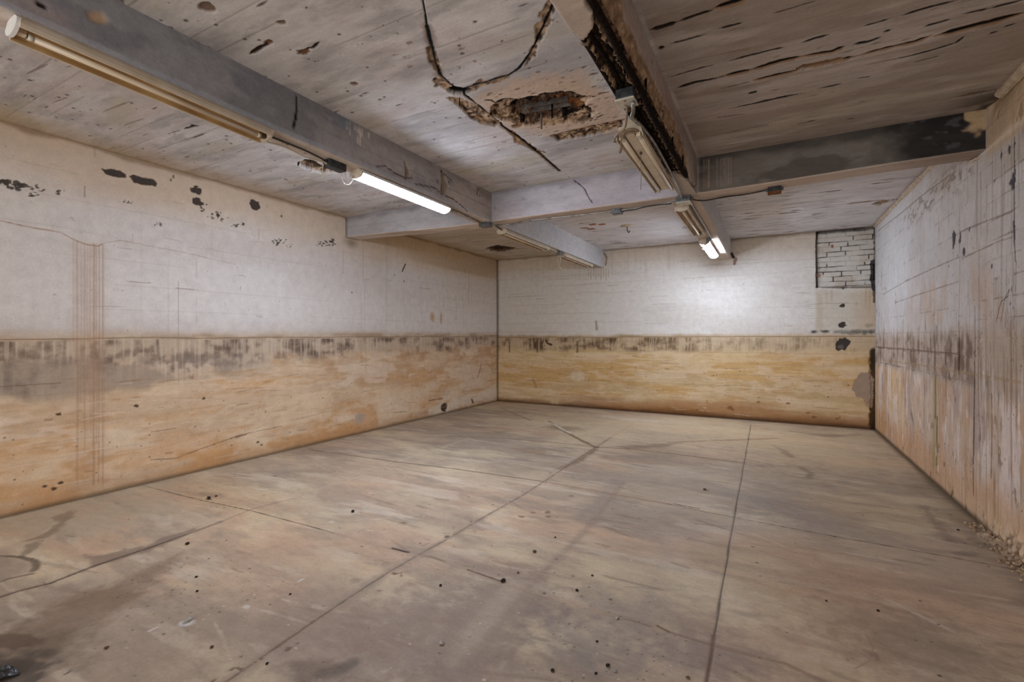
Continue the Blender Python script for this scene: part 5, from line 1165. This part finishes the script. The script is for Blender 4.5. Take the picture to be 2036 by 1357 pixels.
    S = [((876, 1166), .011, 'stoned', 'black crumb alone on the dark patch left of the floor joint crossing'), ((1000, 1157), .020, 'stoned', 'black lump sitting on the filled cross joint in the middle of floor'), ((878, 1281), .017, 'stonel', 'pale stone with dark underside near the bottom middle of floor'),
         ((1063, 1099), .016, 'stoneb', 'brown twin crumb on the slab beyond the filled cross joint'), ((1030, 1141), .010, 'stoneb', 'small brown crumb just beyond the black lump on the joint'), ((1178, 1146), .010, 'stoned', 'dark crumb right of the light strip stain'), ((1147, 1176), .012, 'stoned', 'dark crumb just before the cross joint, right of light strip stain'),
         ((1139, 1147), .010, 'stonel', 'grey chip beside the dark crumbs beyond the cross joint'), ((1227, 1231), .014, 'stonel', 'white chip on the filled cross joint, farthest right'), ((1099, 1336), .012, 'stoned', 'round dark pebble at the bottom edge of the photo, centre'), ((1209, 1326), .012, 'stoned', 'dark pebble in the grit at the bottom, left of a white chip'),
         ((1223, 1336), .010, 'stonel', 'white chip in the grit at the bottom edge'), ((1185, 1341), .008, 'stoned', 'tiny dark crumb left of the bottom grit'), ((1187, 1277), .008, 'stoned', 'tiny dark crumb at the top of the bottom grit'), ((701, 1019), .020, 'stoned', 'dark scrap alone on the middle left slab panel'), ((531, 1321), .009, 'stoned', 'dark crumb beside the long filled joint at the bottom'),
         ((374, 1236), .022, 'stonel', 'grey stone in a white paint splash, left foreground'), ((392, 1177), .010, 'stoned', 'dark square crumb in the left foreground'), ((390, 1149), .010, 'stoned', 'dark crumb above the square crumb, left foreground'), ((373, 1083), .018, 'stoned', 'black lump on the slab by the left cracked joint'), ((211, 1291), .013, 'stoneb', 'brown crumb right of the dark wheel stain'),
         ((421, 1289), .012, 'stoneb', 'brown crumb in a pale ring, left foreground'), ((134, 1338), .013, 'stonel', 'white chip at the bottom left corner of the floor'), ((577, 1183), .008, 'stoned', 'tiny black crumb left of the long filled joint'), ((1401, 975), .020, 'stoneb', 'brown scrap left of the long sawn joint, far half of floor'), ((1746, 1216), .010, 'stoned', 'dark crumb on the right hand slab panel'),
         ((1643, 1196), .008, 'stoned', 'small dark crumb in the middle of the right slab panel'), ((1104, 1070), .010, 'stoned', 'small dark crumb beyond the brown twin crumb'), ((1368, 1350), .010, 'stoneb', 'brown pebble at the bottom edge left of the sawn joint'), ((1905, 1055), .012, 'stoned', 'dark crumb by the foot of the right wall'), ((415, 992), .022, 'stoned', 'dark clump beside the joint below the rust runs'), ((430, 988), .014, 'stoned', 'smaller clump just right of the dark clump')]
    for k, (p, r, mat, lab) in enumerate(S): stone(p, r, mat, lab, 40 + k)
    # crumbled render along the foot of the right wall
    rr = np.random.RandomState(77); m = MB()
    for _ in range(260):
        yv = 3.6 + 1.0 * rr.rand() ** 1.2; e = abs(rr.normal()) * .045 + .02; r = .004 + .010 * rr.rand() ** 2
        g = bmesh.ops.create_icosphere(m.bm, subdivisions=1, radius=r)
        for v in g['verts']:
            v.co = Vector(v.co) * rr.uniform(.7, 1.2); v.co += Vector((XR - e, yv, .008 + max(0, .035 - e * .5)))
    o = m.build('rubble', plain('crumbled_render', (206, 180, 150), .95, 0, .25, 40, (136, 110, 86), .6)); tag(o, 'loose crumbled render heaped along the foot of the right wall', 'rubble'); o['kind'] = 'stuff'
    # dark crumpled scrap at the lower left
    bm = bmesh.new(); bmesh.ops.create_grid(bm, x_segments=26, y_segments=26, size=.06)
    for v in bm.verts:
        x, y = v.co.x, v.co.y; v.co.z = .008 + .05 * float(fbm(np.array([x * 50.]), np.array([y * 50.]), 3, 401)[0]) * max(0, 1 - (x * x + y * y) / .006); v.co.x *= 1 + .2 * math.sin(y * 30); v.co.y *= .8 + .15 * math.sin(x * 40)
    g = bmesh.ops.extrude_face_region(bm, geom=bm.faces[:]); bmesh.ops.translate(bm, verts=[e for e in g['geom'] if isinstance(e, bmesh.types.BMVert)], vec=(0, 0, -.004)); bmesh.ops.recalc_face_normals(bm, faces=bm.faces)
    me = bpy.data.meshes.new('crumpled_sheet'); bm.to_mesh(me); bm.free(); me.materials.append(plain('dark_sheeting', (60, 60, 62), .35, 0, .3, 20, (24, 22, 22), .4)); o = link('crumpled_sheet', me)
    q = onz((2, 1350), 0); o.location = (q[0] - .03, q[1] - .01, 0); tag(o, 'dark crumpled sheeting on the floor at the lower left', 'sheeting')


# ------------------------------------------------------------------ behind the camera, light, camera
def build_rear():
    m = MB(); dx0, dx1, dz = -4.4, .6, 2.45  # opening added out of view as the place for the fill lamp
    m.box(((XL + dx0) / 2, YF - .1, ZC / 2), (dx0 - XL + .4, .2, ZC + .3)); m.box(((XR + dx1) / 2 + .1, YF - .1, ZC / 2), (XR - dx1 + .4, .2, ZC + .3)); m.box(((dx0 + dx1) / 2, YF - .1, (ZC + dz) / 2 + .05), (dx1 - dx0 + .02, .2, ZC - dz + .1))
    struct(m.build('wall_front', 'out'), 'wall behind the viewer with a wide doorway added to let in fill light', 'wall')


def area(name, loc, rot, sx, sy, power, col):
    l = bpy.data.lights.new(name, 'AREA'); l.shape = 'RECTANGLE'; l.size = sx; l.size_y = sy; l.energy = power; l.color = col
    o = bpy.data.objects.new(name, l); C.objects.link(o); o.location = loc; o.rotation_euler = rot; o['kind'] = 'helper'
    return o


build_ceiling(); build_floor(); build_left(); build_back(); build_right(); build_beams(); build_things(); build_rear()

# added fill lamp in the assumed doorway behind the viewer
area('doorway_fill', (-1.9, YF + .02, 1.22), (math.radians(90), 0, 0), 4.9, 2.4, 125, (1.0, .98, .96))
W = bpy.data.worlds.new('overcast'); bpy.context.scene.world = W; W.use_nodes = True
W.node_tree.nodes['Background'].inputs['Color'].default_value = (.75, .80, .88, 1); W.node_tree.nodes['Background'].inputs['Strength'].default_value = .6

cam = bpy.data.cameras.new('camera'); co = bpy.data.objects.new('camera', cam); C.objects.link(co)
cam.sensor_width = 36; cam.sensor_fit = 'HORIZONTAL'; cam.lens = FOC / 2036 * 36; cam.shift_y = (HY - 678.5) / 2036
cam.clip_start = .05; cam.clip_end = 60
co.location = (0, 0, HC); co.rotation_euler = (math.radians(90), 0, YAW)
sc = bpy.context.scene; sc.camera = co
sc.view_settings.view_transform = 'Standard'; sc.view_settings.look = 'None'; sc.view_settings.exposure = .13; sc.view_settings.gamma = 1
sc.view_settings.use_curve_mapping = False
sc.cycles.max_bounces = 8; sc.cycles.diffuse_bounces = 5; sc.cycles.adaptive_threshold = .02
